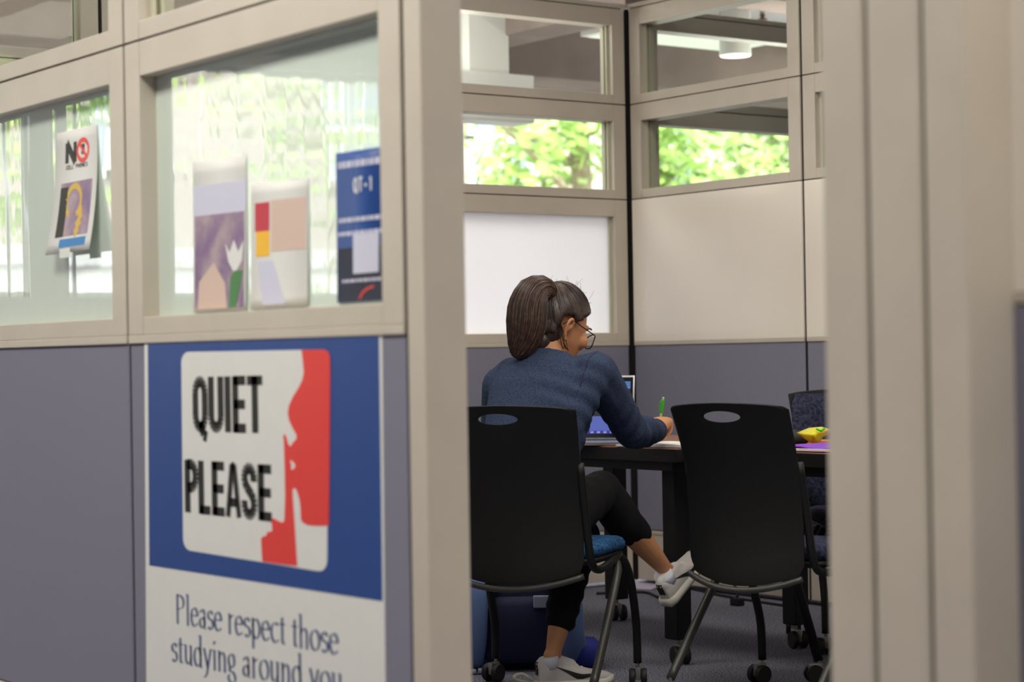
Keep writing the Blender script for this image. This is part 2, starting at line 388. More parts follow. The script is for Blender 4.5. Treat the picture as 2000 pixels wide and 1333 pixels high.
# ------------------------------------------------------------------ outside: brick building, trees
bl = thing('brick_building', 'red brick building with white framed windows seen beyond the trees outside', 'building', (10, 30, 0))
bm = bmesh.new(); box(bm, (-30, 30, 2.6), (60, 36, 9.6)); obj('brick_wall', bm, 'brick', bl)
bm = bmesh.new(); box(bm, (-30, 29.9, -1), (60, 36, 2.6)); box(bm, (-30, 29.8, 2.6), (60, 30, 2.9)); obj('stone_base', bm, 'plaster', bl)
for z in (4.0, 7.6):
    for x in range(-27, 58, 4):
        bm = bmesh.new()
        for a, b, c, d in ((0, .12, 0, 2.0), (1.28, 1.4, 0, 2.0), (0, 1.4, 0, .14), (0, 1.4, 1.86, 2.0), (.66, .74, 0, 2), (0, 1.4, .96, 1.04)): box(bm, (x+a, 29.86, z+c), (x+b, 30, z+d))
        f = obj('window', bm, 'white', bl)
        bm = bmesh.new(); box(bm, (x+.1, 29.93, z+.1), (x+1.3, 29.99, z+1.9)); obj('pane', bm, 'winglass', f)
bm = bmesh.new(); box(bm, (-40, 10.4, -1.2), (70, 40, -1)); struct('ground', bm, 'concrete')
def tree(x, y, h, r, label, seed, n=5200):
    rnd = random.Random(seed)
    t = thing('leafy_tree', label, 'tree', (x, y, -1), 0, 'trees outside the windows')
    bm = bmesh.new(); tube(bm, catmull([(x, y, -1), (x+.06, y, 1), (x-.05, y+.1, h*.6), (x+.1, y, h*.9)]), [.16]*7+[.12]*6+[.06]*6, 9)
    for k in range(7):
        a = rnd.uniform(0, 2*pi); z = h*(.35+.08*k); tube(bm, catmull([(x, y, z), (x+cos(a)*r*.4, y+sin(a)*r*.4, z+.5), (x+cos(a)*r*.8, y+sin(a)*r*.8, z+.9)], 4), [.05]*4+[.03]*5, 6)
    obj('trunk', bm, 'bark', t, True)
    bm = bmesh.new(); cl = []
    for k in range(26):
        while 1:
            p = Vector([rnd.uniform(-1, 1) for _ in range(3)])
            if .3 < p.length < 1: break
        cl.append((Vector((x, y, h*.72))+Vector((p.x*r, p.y*r, p.z*h*.42)), rnd.uniform(.3, .62)*r*.75))
    for k in range(n):
        c, cr = rnd.choice(cl); d = Vector([rnd.gauss(0, 1) for _ in range(3)]).normalized()*cr*rnd.uniform(.5, 1.05)
        p = c+d; u = Vector([rnd.gauss(0, 1) for _ in range(3)]).normalized(); v = u.orthogonal().normalized(); s = rnd.uniform(.07, .15)
        q = [bm.verts.new(p+u*s*a+v*s*b) for a, b in ((-1, 0), (-.2, .5), (1, 0), (-.2, -.5))]
        bm.faces.new(q)
    obj('foliage', bm, 'leaf', t)
tree(14.6, 18.4, 6.2, 2.0, 'green tree seen in the back left panes right of the brick', 3)
tree(19.4, 19.6, 5.6, 1.9, 'broad green tree seen through the right wall panes', 5)
tree(24.8, 21.2, 6.0, 1.8, 'green tree at the right edge of the right wall panes', 8)
tree(-3.4, 20.5, 5.4, 1.7, 'green tree mirrored in the glass beside the phone notice', 9, 2600)
tree(-8.6, 21.0, 5.8, 2.0, 'thin pale green tree mirrored in the front glass board above the leaflets', 12, 420)

# things hung beyond the back windows
u = thing('utility_box', 'pale grey box hanging high outside the back left windows', 'box', at(965, 200, 11.2))
p0, p1 = at(880, 247, 11.2), at(1022, 152, 11.2)
bm = bmesh.new(); box(bm, (p1.x-.62, p1.y-.1, p0.z), (p1.x, p1.y+.1, p1.z), .01); obj('housing', bm, 'white', u)
bm = bmesh.new(); box(bm, (p1.x-.4, p1.y-.06, p1.z), (p1.x-.14, p1.y+.06, 3.12)); obj('hanger', bm, 'white', u)
l = at(1436, 95, 10.9); lp = thing('drum_lamp', 'white drum shaped ceiling lamp behind the top right glass', 'lamp', (l.x, l.y, 3.12))
bm = bmesh.new(); lathe(bm, [(.08, 0), (.085, .004), (.085, .30), (.075, .30)], (l.x, l.y, at(1436, 110, 10.9).z)); obj('lamp_shade', bm, 'white', lp, 'auto')
bm = bmesh.new(); lathe(bm, [(.05, 0), (.05, .03)], (l.x, l.y, 3.09)); obj('canopy', bm, 'white', lp, 'auto')
lt = onZ(1250, 80, 3.02)
cl = thing('ceiling_light', 'wide glowing ceiling panel seen across the top of the back corner windows', 'light', (7.45, 8.45, 2.84))
bm = bmesh.new(); box(bm, (6.9, 8.15, 2.80), (8.0, 8.75, 2.84), .004); obj('light_frame', bm, 'white', cl)
bm = bmesh.new(); box(bm, (6.93, 8.18, 2.793), (7.97, 8.72, 2.802)); obj('diffuser', bm, 'lit', cl)
for x in (7.1, 7.8):
    bm = bmesh.new(); tube(bm, [(x, 8.45, 2.839), (x, 8.45, 3.119)], .006, 8); obj('hanger', bm, 'white', cl, True)
sp = onZ(1489, 30, 2.98); s_ = thing('sprinkler', 'small sprinkler head on a pale pipe beneath the ceiling at top right', 'sprinkler', (sp.x, sp.y, 3.12))
bm = bmesh.new(); tube(bm, [(sp.x, sp.y, 3.118), (sp.x, sp.y, 2.99)], .018); tube(bm, [(sp.x, sp.y, 3.04), (sp.x+1.2, sp.y+.1, 3.06)], .02); obj('pipe', bm, 'white', s_, 'auto')
bm = bmesh.new(); lathe(bm, [(.012, 0), (.028, .003), (.028, .008), (.012, .012), (.016, .04)], (sp.x, sp.y, 2.95)); obj('head', bm, 'bark', s_, 'auto')

# ------------------------------------------------------------------ furniture
def caster(parent, c, ang, r=.03, world=False):
    """twin wheel caster under point c (top of the stem)"""
    x, y, z = c; mt = Matrix.Translation((x, y, 0)) @ Matrix.Rotation(ang, 4, 'Z')
    bm = bmesh.new(); tube(bm, [(0, 0, r*1.5), (0, 0, z+.004)], .006)
    box(bm, (-.009, -.012, r*.8), (.009, r*1.15, r*2.15), .004); bm.transform(mt); fk = obj('caster', bm, 'chrome', parent, 'auto', world)
    for s in (-1, 1):
        bm = bmesh.new(); t = bmesh.new(); lathe(t, [(r*.5, -.009), (r*.93, -.009), (r, -.005), (r, .005), (r*.93, .009), (r*.5, .009)], (0, 0, 0), 22)
        merge(bm, t, mt @ Matrix.Translation((s*.019, r*.5, r)) @ Matrix.Rotation(pi/2, 4, 'Y')); obj('wheel', bm, 'rubber', fk, 'auto', world)
def back_surface(x, z):
    v = (z-.38)/.53
    return Vector((x, -.275 - .10*v*v + .02*sin(pi*v) - .055*(1-(x/.22)**2), z))
def back_outline(W):
    pts = []
    def w(z): v = (z-.38)/.53; return W*(.95-.03*sin(pi*v)+.05*v)
    for k in range(13): a = -1+2*k/12; pts.append((a*w(.41), .415-.038*(1-a*a)))
    for k in range(1, 12): z = .415+.476*k/11; pts.append((w(z), z))
    pts.append((w(.90), .903))
    for k in range(1, 13): a = 1-2*k/13; pts.append((a*w(.90), .906+.012*(1-a*a)))
    pts.append((-w(.90), .903))
    for k in range(12): z = .885-.47*k/12; pts.append((-w(z), z))
    return pts
def polar_shell(bm, outline, hole, S, th, nr=14, na=120):
    hx, hz, ha, hb = hole
    def outer(t):
        dx, dz = cos(t), sin(t); best = 9
        for (x0, z0), (x1, z1) in zip(outline, outline[1:]+outline[:1]):
            ex, ez = x1-x0, z1-z0; den = dx*ez-dz*ex
            if abs(den) < 1e-9: continue
            s = ((x0-hx)*ez-(z0-hz)*ex)/den; q = ((x0-hx)*dz-(z0-hz)*dx)/den
            if s > 0 and -1e-6 <= q <= 1+1e-6: best = min(best, s)
        return hx+dx*best, hz+dz*best
    fr, bk = [], []
    for i in range(nr+1):
        t = i/nr; a, b = [], []
        for k in range(na):
            th_ = 2*pi*k/na; ox, oz = outer(th_); px, pz = hx+ha*cos(th_), hz+hb*sin(th_)
            p = S(px+(ox-px)*t, pz+(oz-pz)*t); e = th*.5*(1-.75*max(0, (abs(t-.5)-.46)/.04))
            a.append(bm.verts.new(p+Vector((0, e, 0)))); b.append(bm.verts.new(p-Vector((0, e, 0))))
        fr.append(a); bk.append(b)
    for i in range(nr):
        for k in range(na):
            j = (k+1) % na
            bm.faces.new((fr[i][k], fr[i][j], fr[i+1][j], fr[i+1][k])); bm.faces.new((bk[i][k], bk[i+1][k], bk[i+1][j], bk[i][j]))
    for k in range(na):
        j = (k+1) % na
        bm.faces.new((fr[0][k], bk[0][k], bk[0][j], fr[0][j])); bm.faces.new((fr[nr][k], fr[nr][j], bk[nr][j], bk[nr][k]))
def rounded_pad(bm, hw, y0, y1, z0, z1, bend=.0, n=40, pw=5):
    yc, hy = (y0+y1)/2, (y1-y0)/2; H_ = z1-z0
    prof = [(.90, 0), (.97, .12), (1, .4), (.995, .65), (.965, .86), (.90, .97), (.75, 1.0), (.4, 1.01)]
    rows = []
    for s, h in prof:
        rows.append([(hw*s*math.copysign(abs(cos(t))**(2/pw), cos(t)), yc+hy*s*math.copysign(abs(sin(t))**(2/pw), sin(t)), z0+H_*h) for t in [2*pi*k/n for k in range(n)]])
    vr = [[bm.verts.new((x, y, z - bend*max(0, (y-yc)/hy)**3)) for x, y, z in r] for r in rows]
    for i in range(len(vr)-1):
        for k in range(n): bm.faces.new((vr[i][k], vr[i][(k+1) % n], vr[i+1][(k+1) % n], vr[i+1][k]))
    bm.faces.new(vr[0][::-1]); bm.faces.new(vr[-1])
def make_chair(name, label, loc, heading, fab, grp, W=.226, ptop=.855, pw_=.87):
    t = thing(name, label, 'chair', (loc[0], loc[1], 0), -heading, grp)
    k = dict(world=False)
    bm = bmesh.new(); polar_shell(bm, back_outline(W), (-.004, .876, .062, .0165), back_surface, .011); obj('back_shell', bm, 'black', t, 'auto', **k)
    bm = bmesh.new()   # padded front of the back
    rows = []
    for i in range(17):
        z = .445+(ptop-.445)*i/16; v = i/16; ww = W*pw_*(1-.10*max(0, abs(v-.5)*2-.8)/.2); row = []
        for j in range(25):
            a = -1+2*j/24; p = back_surface(a*ww, z); e = .031*(1-abs(a)**8)*(1-abs(2*v-1)**10)+.004
            row.append((p+Vector((0, .0075, 0)), p+Vector((0, .0075+e, 0))))
        rows.append(row)
    fr = [[bm.verts.new(q[1]) for q in r] for r in rows]; bk = [[bm.verts.new(q[0]) for q in r] for r in rows]
    for i in range(16):
        for j in range(24):
            bm.faces.new((fr[i][j], fr[i][j+1], fr[i+1][j+1], fr[i+1][j])); bm.faces.new((bk[i][j], bk[i+1][j], bk[i+1][j+1], bk[i][j+1]))
    for j in range(24): bm.faces.new((fr[0][j], bk[0][j], bk[0][j+1], fr[0][j+1])); bm.faces.new((fr[16][j], fr[16][j+1], bk[16][j+1], bk[16][j]))
    for i in range(16): bm.faces.new((fr[i][0], fr[i+1][0], bk[i+1][0], bk[i][0])); bm.faces.new((fr[i][24], bk[i][24], bk[i+1][24], fr[i+1][24]))
    obj('back_pad', bm, fab, t, True, **k)
    bm = bmesh.new(); pts = []
    for i in range(25):
        a = -1+2*i/24; p = back_surface(a*W*.96, .408-.038*(1-a*a)); pts.append(p+Vector((0, -.016, -.004)))
    tube(bm, pts, .0095, 10); obj('back_rail', bm, 'greytube', t, True, **k)
    bm = bmesh.new(); rounded_pad(bm, .232, -.235, .215, .445, .495, .022); obj('seat', bm, fab, t, True, **k)
    bm = bmesh.new(); rounded_pad(bm, .226, -.24, .208, .425, .452, .012); obj('seat_pan', bm, 'black', t, True, **k)
    for s in (-1, 1):
        bm = bmesh.new(); tube(bm, catmull([(s*.222, .06, .43), (s*.238, -.10, .422), (s*(W+.008), -.20, .415), (s*(W+.002), -.252, .45), (s*(W-.006), -.272, .58), (s*(W-.012), -.302, .74)], 5), .0125, 10); obj('back_upright', bm, 'blackmetal', t, True, **k)
        bm = bmesh.new(); tube(bm, catmull([(s*.215, .09, .432), (s*.232, .115, .40), (s*.24, .15, .33), (s*.24, .20, .20), (s*.24, .208, .075)], 6), .0135, 12); lg = obj('leg', bm, 'blackmetal', t, True, **k)
        caster(lg, (s*.24, .208, .075), pi+.3*s)
        bm = bmesh.new(); tube(bm, catmull([(s*.22, .03, .42), (s*.238, .0, .405), (s*.245, -.045, .37), (s*.25, -.19, .22), (s*.25, -.325, .085)], 6), .0135, 12); lg = obj('leg', bm, 'greytube', t, True, **k)
        caster(lg, (s*.25, -.325, .085), pi-.2*s)
    return t
GC = 'black nesting chairs around the study tables'
make_chair('study_chair', 'black shelled chair with blue seat that the student sits on', (3.87, 5.135), R(55), 'bluefab', GC)
make_chair('study_chair', 'empty black shelled chair to the right of the seated student', (4.390, 4.552), R(73), 'navyfab', GC, .2)
make_chair('study_chair', 'navy upholstered chair on the far side of table behind yellow wrapper', (5.41, 5.18), R(213), 'navyfab', GC, .25, .902, .985)

def make_table(label, x0, x1, y0, y1, legs, slanted=()):
    t = thing('study_table', label, 'table', ((x0+x1)/2, (y0+y1)/2, 0), 0, 'wood topped study tables')
    bm = bmesh.new(); box(bm, (x0+.002, y0+.002, .722), (x1-.002, y1-.002, .745), .002); obj('tabletop', bm, 'wood', t)
    bm = bmesh.new()
    for a, b in (((x0-.003, y0-.003), (x0+.003, y1+.003)), ((x1-.003, y0-.003), (x1+.003, y1+.003)), ((x0+.003, y0-.003), (x1-.003, y0+.003)), ((x0+.003, y1-.003), (x1-.003, y1+.003))):
        box(bm, (*a, .70), (*b, .7435), .002)
    obj('edge_band', bm, 'black', t)
    bm = bmesh.new()
    for a, b in (((x0+.03, y0+.05), (x0+.06, y1-.05)), ((x1-.06, y0+.05), (x1-.03, y1-.05)), ((x0+.06, y0+.05), (x1-.06, y0+.08)), ((x0+.06, y1-.08), (x1-.06, y1-.05))):
        box(bm, (*a, .668), (*b, .722), .003)
    obj('apron', bm, 'blackmetal', t)
    for x, y in legs:
        bm = bmesh.new(); box(bm, (x-.034, y-.034, .085), (x+.034, y+.034, .67), .006); lg = obj('leg', bm, 'blackmetal', t)
        mw = Vector((x, y, 0))-t.location; caster(lg, (mw.x, mw.y, .09), R(-198), .032)
    for p, q in slanted:
        bm = bmesh.new(); tube(bm, [p, Vector(p).lerp(Vector(q), .5)+Vector((0, .012, 0)), q], .016, 12); lg = obj('leg', bm, 'blackmetal', t, True)
        mw = Vector(q)-t.location; caster(lg, (mw.x, mw.y, q[2]), R(60), .03)
make_table('wood topped black study table with the laptop on it', 4.44, 5.22, 5.16, 6.48, [(4.585, 5.33), (5.16, 6.37), (4.53, 6.37), (5.14, 5.33)])
make_table('wood topped black study table with purple folder and yellow wrapper', 4.51, 5.24, 3.55, 5.13, [(4.6, 3.68), (5.16, 3.68)], [((4.60, 4.88, .68), (4.648, 4.718, .07)), ((5.15, 4.88, .68), (5.12, 4.5, .07))])

# ------------------------------------------------------------------ laptop, notebook, pen and clutter
TZ = .7455
def frame_mtx(o, heading):   # local x right, y forward(heading)
    return Matrix.Translation(o) @ Matrix.Rotation(-heading, 4, 'Z')
lo = Vector((4.475, 5.69, TZ)); LH = R(52)
lt = thing('laptop', 'open silver laptop with a lit screen in front of the student', 'laptop', lo, -LH)
bm = bmesh.new(); box(bm, (-.155, -.11, .001), (.155, .11, .015), .004); obj('laptop_base', bm, 'silver', lt, 'auto', False)
bm = bmesh.new()
for r_ in range(5):
    for c_ in range(13): box(bm, (-.138+c_*.0213, -.015+r_*.02, .015), (-.138+c_*.0213+.018, -.015+r_*.02+.016, .0163))
obj('keyboard', bm, 'key', lt, False, False)
hm = Matrix.Translation((0, .106, .014)) @ Matrix.Rotation(R(-9), 4, 'X')
bm = bmesh.new(); box(bm, (-.155, -.003, 0), (.155, .003, .230), .003); bm.transform(hm); lid = obj('laptop_lid', bm, 'silver', lt, 'auto', False)
def scr(name, x0, x1, z0, z1, m, d):
    bm = bmesh.new(); box(bm, (x0, -.0032-d, z0), (x1, -.0028, z1)); bm.transform(hm); return obj(name, bm, m, lid, False, False)
scr('bezel', -.149, .149, .006, .223, 'screenoff', .0004)
scr('display', -.14, .14, .02, .208, 'screen', .0008)
scr('toolbar', -.14, .14, .193, .208, 'screenbar', .0011); scr('toolbar', -.14, .14, .182, .1925, 'screenbar2', .0011)
scr('page', -.125, .112, .03, .083, 'screenwin', .0011); scr('page', .02, .112, .125, .145, 'screenwin', .0011); scr('dock', -.14, .14, .02, .0305, 'screendock', .0014)
for k in range(9): scr('icon', -.10+k*.024, -.088+k*.024, .0215, .029, 'screenicon', .0018)
# notebook under the forearm
nb = thing('notebook', 'open white notebook under the writing hand of the student', 'notebook', (4.555, 5.32, TZ))
mt = frame_mtx(Vector((4.558, 5.325, TZ)), R(80))
bm = bmesh.new(); box(bm, (-.16, -.10, .0005), (.16, .10, .004), .001); bm.transform(mt); obj('cover', bm, 'strapgrey', nb)
for s in (-1, 1):
    bm = bmesh.new(); rows = []
    for i in range(13):
        x = s*.158*i/12; z = .0045+.010*sin(pi*min(1, i/12*1.05))**.6*(1-.4*i/12)+.004*(i/12)**4
        rows.append([(x, -.098, z), (x, .098, z), (x, -.098, .004), (x, .098, .004)])
    vr = [[bm.verts.new(p) for p in r] for r in rows]
    for a, b in zip(vr, vr[1:]):
        bm.faces.new((a[0], b[0], b[1], a[1])); bm.faces.new((a[2], a[3], b[3], b[2])); bm.faces.new((a[0], a[2], b[2], b[0])); bm.faces.new((a[1], b[1], b[3], a[3]))
    bm.faces.new((vr[0][0], vr[0][1], vr[0][3], vr[0][2])); bm.faces.new((vr[-1][0], vr[-1][2], vr[-1][3], vr[-1][1]))
    bm.transform(mt); obj('pages', bm, 'paper', nb, 'auto')
# clutter on the right table
def flat(name, label, cat, c, heading, w, d, h, m, **kw):
    t = thing(name, label, cat, c, -heading); bm = bmesh.new(); box(bm, (-w/2, -d/2, 0), (w/2, d/2, h), .002); obj('cover', bm, m, t, False, False); return t
fo = thing('folder', 'purple folder with white sheets inside on the right table edge', 'folder', (4.66, 4.60, TZ), R(8))
bm = bmesh.new(); box(bm, (-.125, -.17, .0005), (.125, .17, .003), .001); obj('back_cover', bm, 'purple', fo, False, False)
bm = bmesh.new(); box(bm, (-.128, -.16, .0032), (.11, .155, .011), .001); obj('sheets', bm, 'paper', fo, False, False)
bm = bmesh.new(); vr = []
for i in range(9):
    y = -.17+.34*i/8; z = .0135+.004*sin(i*1.1)
    vr.append([bm.verts.new(p) for p in ((-.117, y, z), (.125, y, z+.001), (.125, y, z+.003), (-.117, y, z+.003))])
for a, b in zip(vr, vr[1:]):
    for k in range(4): bm.faces.new((a[k], a[(k+1) % 4], b[(k+1) % 4], b[k]))
bm.faces.new(vr[0]); bm.faces.new(vr[-1][::-1]); obj('front_cover', bm, 'purple', fo, 'auto', False)
yw = thing('wrapper', 'crumpled yellow wrapper standing on the right table', 'wrapper', at(1588, 868, 6.75))
pts = [((1556, 846), 6.75), ((1580, 836), 6.78), ((1605, 834), 6.74), ((1626, 840), 6.8), ((1618, 848), 6.78), ((1607, 855), 6.74), ((1600, 867), 6.72), ((1588, 869), 6.7), ((1572, 858), 6.72)]
fr = [at(*p, d) for p, d in pts]; bm = bmesh.new(); cen = at(1590, 850, 6.66); cb = at(1590, 850, 6.83)
f = [bm.verts.new(p) for p in fr]; a = bm.verts.new(cen); b = bm.verts.new(cb)
for i in range(len(f)):
    j = (i+1) % len(f); bm.faces.new((f[i], f[j], a)); bm.faces.new((f[j], f[i], b))
bmesh.ops.subdivide_edges(bm, edges=bm.edges, cuts=2, use_grid_fill=True, smooth=.3); obj('film', bm, 'yellow', yw, True)
bm = bmesh.new(); t0 = at(1604, 840, 6.735); tube(bm, [at(1594, 838, 6.69), at(1604, 842, 6.685), at(1610, 837, 6.70)], .004, 6); obj('print', bm, 'green', yw, True)
pp = at(1556, 868, 6.85); pu = thing('pouch', 'dark cloth pouch beside the yellow wrapper', 'pouch', (pp.x, pp.y, TZ+.0005))
bm = bmesh.new(); ball(bm, (pp.x, pp.y, TZ+.026), .045, 20, (1.25, .8, .56)); obj('body', bm, 'darkpouch', pu, True)
bm = bmesh.new(); tube(bm, [(pp.x-.05, pp.y+.01, TZ+.04), (pp.x, pp.y, TZ+.053), (pp.x+.05, pp.y-.01, TZ+.04)], .003, 6); obj('zip', bm, 'greytube', pu, True)
oc = at(1612, 866, 6.98); o_ = tag(obj('card', box(bmesh.new(), (-.04, -.05, 0), (.04, .05, .012), .002, Matrix.Translation((oc.x, oc.y, TZ+.001)) @ Matrix.Rotation(.4, 4, 'Z')), 'orange'), 'small orange card lying behind the yellow wrapper', 'card')

# ------------------------------------------------------------------ backpack on the floor
bp0 = Vector((4.16, 5.66, 0)); BH = R(215)
bk = thing('backpack', 'royal blue backpack on the carpet behind the legs of the student', 'backpack', bp0, -BH)
bm = bmesh.new(); loft(bm, [((0, 0, z), (.185*s, 0, 0), (0, .105*s2, 0)) for z, s, s2 in ((.002, .82, .8), (.02, .97, .97), (.12, 1.02, 1.08), (.24, 1, 1.02), (.33, .92, .9), (.39, .75, .72), (.42, .45, .42))], 36, 3.2); obj('body', bm, 'packnavy', bk, True, False)
bm = bmesh.new(); loft(bm, [((0, .10, z), (.14*s, 0, 0), (0, .045*s, 0)) for z, s in ((.03, .8), (.05, 1), (.15, 1.05), (.22, .95), (.25, .6))], 28, 3); obj('front_pocket', bm, 'packnavy', bk, True, False)  # pocket darkened from royal blue to navy: shade put into its colour
for s in (-1, 1):
    bm = bmesh.new(); tube(bm, catmull([(s*.13, .10, .36), (s*.155, .155, .27), (s*.165, .15, .12), (s*.18, .10, .03)], 6), .034, 12, 1.5, .4); obj('strap', bm, 'packlight', bk, True, False)
    bm = bmesh.new(); tube(bm, catmull([(s*.10, .115, .39), (s*.12, .17, .27), (s*.125, .165, .12), (s*.16, .11, .02)], 6), .004, 6); obj('piping', bm, 'packblue', bk, True, False)
bm = bmesh.new(); loft(bm, [((.16, .055, z), (.075*s, 0, 0), (0, .06*s, 0)) for z, s in ((.01, .7), (.05, 1), (.16, 1.05), (.26, .9), (.31, .5))], 24, 2.6); obj('side_pocket', bm, 'packlight', bk, True, False)
bm = bmesh.new(); box(bm, (-.10, .125, .215), (-.04, .152, .255), .004); obj('patch', bm, 'strapgrey', bk, False, False)
bm = bmesh.new(); box(bm, (.11, .15, .004), (.15, .185, .018), .004); box(bm, (.155, .15, .004), (.185, .19, .016), .004); obj('buckle', bm, 'strapgrey', bk, False, False)
bm = bmesh.new(); loft(bm, [((-.22, .06, z), (.06*s, 0, 0), (0, .07*s, 0)) for z, s in ((.002, .6), (.02, 1), (.07, 1), (.10, .5))], 20); obj('loose_flap', bm, 'packblue', bk, True, False)

# cables and floor bits by the right wall
ca = [onZ(1165, 1160, .006), onZ(1215, 1158, .006), onZ(1262, 1158, .006), onZ(1290, 1168, .006), onZ(1318, 1160, .006), onZ(1345, 1150, .006), onZ(1420, 1166, .006), onZ(1560, 1188, .006)]
bm = bmesh.new(); tube(bm, catmull(ca, 6), .006, 8); tag(obj('floor_cable', bm, 'rubber', None, True), 'black cable snaking over the carpet along right wall base', 'cable')
pc = thing('power_cord', 'black power cord hanging down to a plug on the carpet by the right wall', 'cord', onZ(1440, 1182, 0))
e = onZ(1440, 1182, .004)
bm = bmesh.new(); tube(bm, catmull([onX(1405, 1128, XR-.01), onX(1425, 1133, XR-.06), at(1438, 1150, 8.65), e+Vector((0, 0, .035))], 6), .006, 8); obj('cord', bm, 'rubber', pc, True)
bm = bmesh.new(); box(bm, (e.x-.02, e.y-.025, 0), (e.x+.02, e.y+.025, .032), .006); obj('plug', bm, 'rubber', pc, False)
ob = onX(1505, 1128, XR); ox = thing('outlet_box', 'grey outlet plate on baseboard of right wall beneath the empty chair', 'outlet', ob)
bm = bmesh.new(); box(bm, (XR-.022, ob.y-.12, ob.z-.025), (XR-.0005, ob.y+.12, ob.z+.05), .004); obj('plate', bm, 'strapgrey', ox)
bm = bmesh.new(); box(bm, (XR-.026, ob.y-.05, ob.z), (XR-.0205, ob.y-.02, ob.z+.03), .003); obj('socket', bm, 'rubber', ox)
lv = onZ(1262, 1144, .0005); pl = thing('paper_sheet', 'pale lavender sheet lying on the carpet at the back corner', 'paper', lv, R(20))
bm = bmesh.new(); vr = []
for i in range(9):
    x = -.15+.3*i/8; z = .001+.02*max(0, (i-5)/3)**2+.004*abs(sin(i*.9)); vr.append([bm.verts.new(p) for p in ((x, -.11, z), (x, .11, z), (x, .11, z+.001), (x, -.11, z+.001))])
for a, b in zip(vr, vr[1:]):
    for k in range(4): bm.faces.new((a[k], a[(k+1) % 4], b[(k+1) % 4], b[k]))
bm.faces.new(vr[0]); bm.faces.new(vr[-1][::-1]); obj('sheet', bm, 'lavender', pl, 'auto', False)
# ------------------------------------------------------------------ the student
PB = R(60); D_ = Vector((sin(PB), cos(PB), 0)); N_ = Vector((cos(PB), -sin(PB), 0)); Z_ = Vector((0, 0, 1))
pelvis = Vector((3.745, 5.075, .565))
person = thing('person', 'person in navy long sleeved top and black leggings writing at the table', 'person', (pelvis.x, pelvis.y, 0), -PB)
def body(f, s, z): return Vector((pelvis.x, pelvis.y, 0)) + D_*f + N_*s + Z_*z
neckb = body(.245, .0, 1.05)
shR, shL = body(.215, .168, 1.005), body(.20, -.150, .965)
elR, wrR = Vector((4.235, 5.135, .808)), at(1282, 842, 6.86)
elL, wrL = body(.34, -.24, .76), body(.44, -.13, .66)
hipR, hipL = body(.0, .085, .54), body(.0, -.085, .54)
knR, anR = Vector((4.118, 5.15, .625)), Vector((4.432, 5.200, .335))
knL, anL = Vector((4.085, 5.225, .475)), Vector((3.945, 5.20, .105))
# head frame
hh = R(82); hp = R(27)
HF = Vector((sin(hh)*cos(hp), cos(hh)*cos(hp), -sin(hp))); HR = Vector((cos(hh), -sin(hh), 0)); HU = HR.cross(HF).normalized()
HC = at(1094, 627, 6.58)
def head(f, r, u): return HC + HF*f + HR*r + HU*u
HM = Matrix((HR, HF, HU)).transposed().to_4x4()

def torso(bm, g):
    """lofted trunk following the bent spine, g = extra girth"""
    rows = [(-.02, .50, .165, .125), (.0, .56, .172, .125), (.03, .66, .155, .108), (.075, .76, .150, .102), (.125, .86, .163, .108), (.17, .935, .170, .112), (.205, 1.0, .146, .100), (.232, 1.045, .092, .080)]
    rings = []
    for i, (f, z, a, b) in enumerate(rows):
        j, k = max(0, i-1), min(len(rows)-1, i+1); tan = Vector((rows[k][0]-rows[j][0], rows[k][1]-rows[j][1]))
        tan.normalize(); bx = D_*tan.y - Z_*tan.x
        rings.append((body(f, 0, z), N_*(a+g), bx*(b+g)))
    loft(bm, rings, 28, 2.3)
def arms(bm, g):
    for sh, el, wr in ((shR, elR, wrR), (shL, elL, wrL)):
        chain(bm, [(body(.19, 0, .965).lerp(sh, .55), .062+g), (sh, .056+g), (sh.lerp(el, .5), .049+g), (el, .042+g), (el.lerp(wr, .35), .040+g), (wr, .026+g)])
def legs(bm, g, ends=(1.0, 1.0)):
    for h_, k_, a_, upto in ((hipR, knR, anR, ends[0]), (hipL, knL, anL, ends[1])):
        e = k_.lerp(a_, upto)
        pts = [(h_, .088+g), (h_.lerp(k_, .5), .074+g), (k_, .060+g)]
        calf = k_.lerp(a_, .33); back = (k_-a_).cross(N_).normalized()*-.012
        pts += [(calf+back, .057+g)]
        if upto > .65: pts += [(k_.lerp(a_, .62)+back*.5, .048+g)]
        pts += [(e, (.030 if upto == 1 else .044)+g)]
        chain(bm, pts)
# skin: one continuous body with head, hands and feet
bm = bmesh.new(); torso(bm, -.012); arms(bm, -.008); legs(bm, -.006)
chain(bm, [(neckb-D_*.02, .055), (HC-HU*.055-HF*.03, .050)])
loft(bm, [(head(f, 0, u), HR*a, HF*b) for f, u, a, b in ((-.005, .108, .018, .022), (-.006, .10, .042, .052), (-.008, .075, .064, .080), (-.008, .035, .074, .094), (.004, -.005, .073, .097), (.016, -.04, .066, .087), (.032, -.07, .056, .070), (.046, -.098, .040, .050), (.055, -.116, .020, .028))], 28, 2.1)
chain(bm, [(head(.100, 0, .0), .010), (head(.120, 0, -.032), .012)]); ball(bm, head(.116, 0, -.036), .014); ball(bm, head(.105, .012, -.04), .010); ball(bm, head(.105, -.012, -.04), .010)
chain(bm, [(head(.093, .03, .02), .010), (head(.101, 0, .016), .012), (head(.093, -.03, .02), .010)])
chain(bm, [(head(.091, .02, -.068), .008), (head(.102, 0, -.066), .010), (head(.091, -.02, -.068), .008)])
chain(bm, [(head(.089, .016, -.078), .008), (head(.098, 0, -.079), .010), (head(.089, -.016, -.078), .008)]); ball(bm, head(.090, 0, -.106), .016)
FX = Vector(HF*.011)
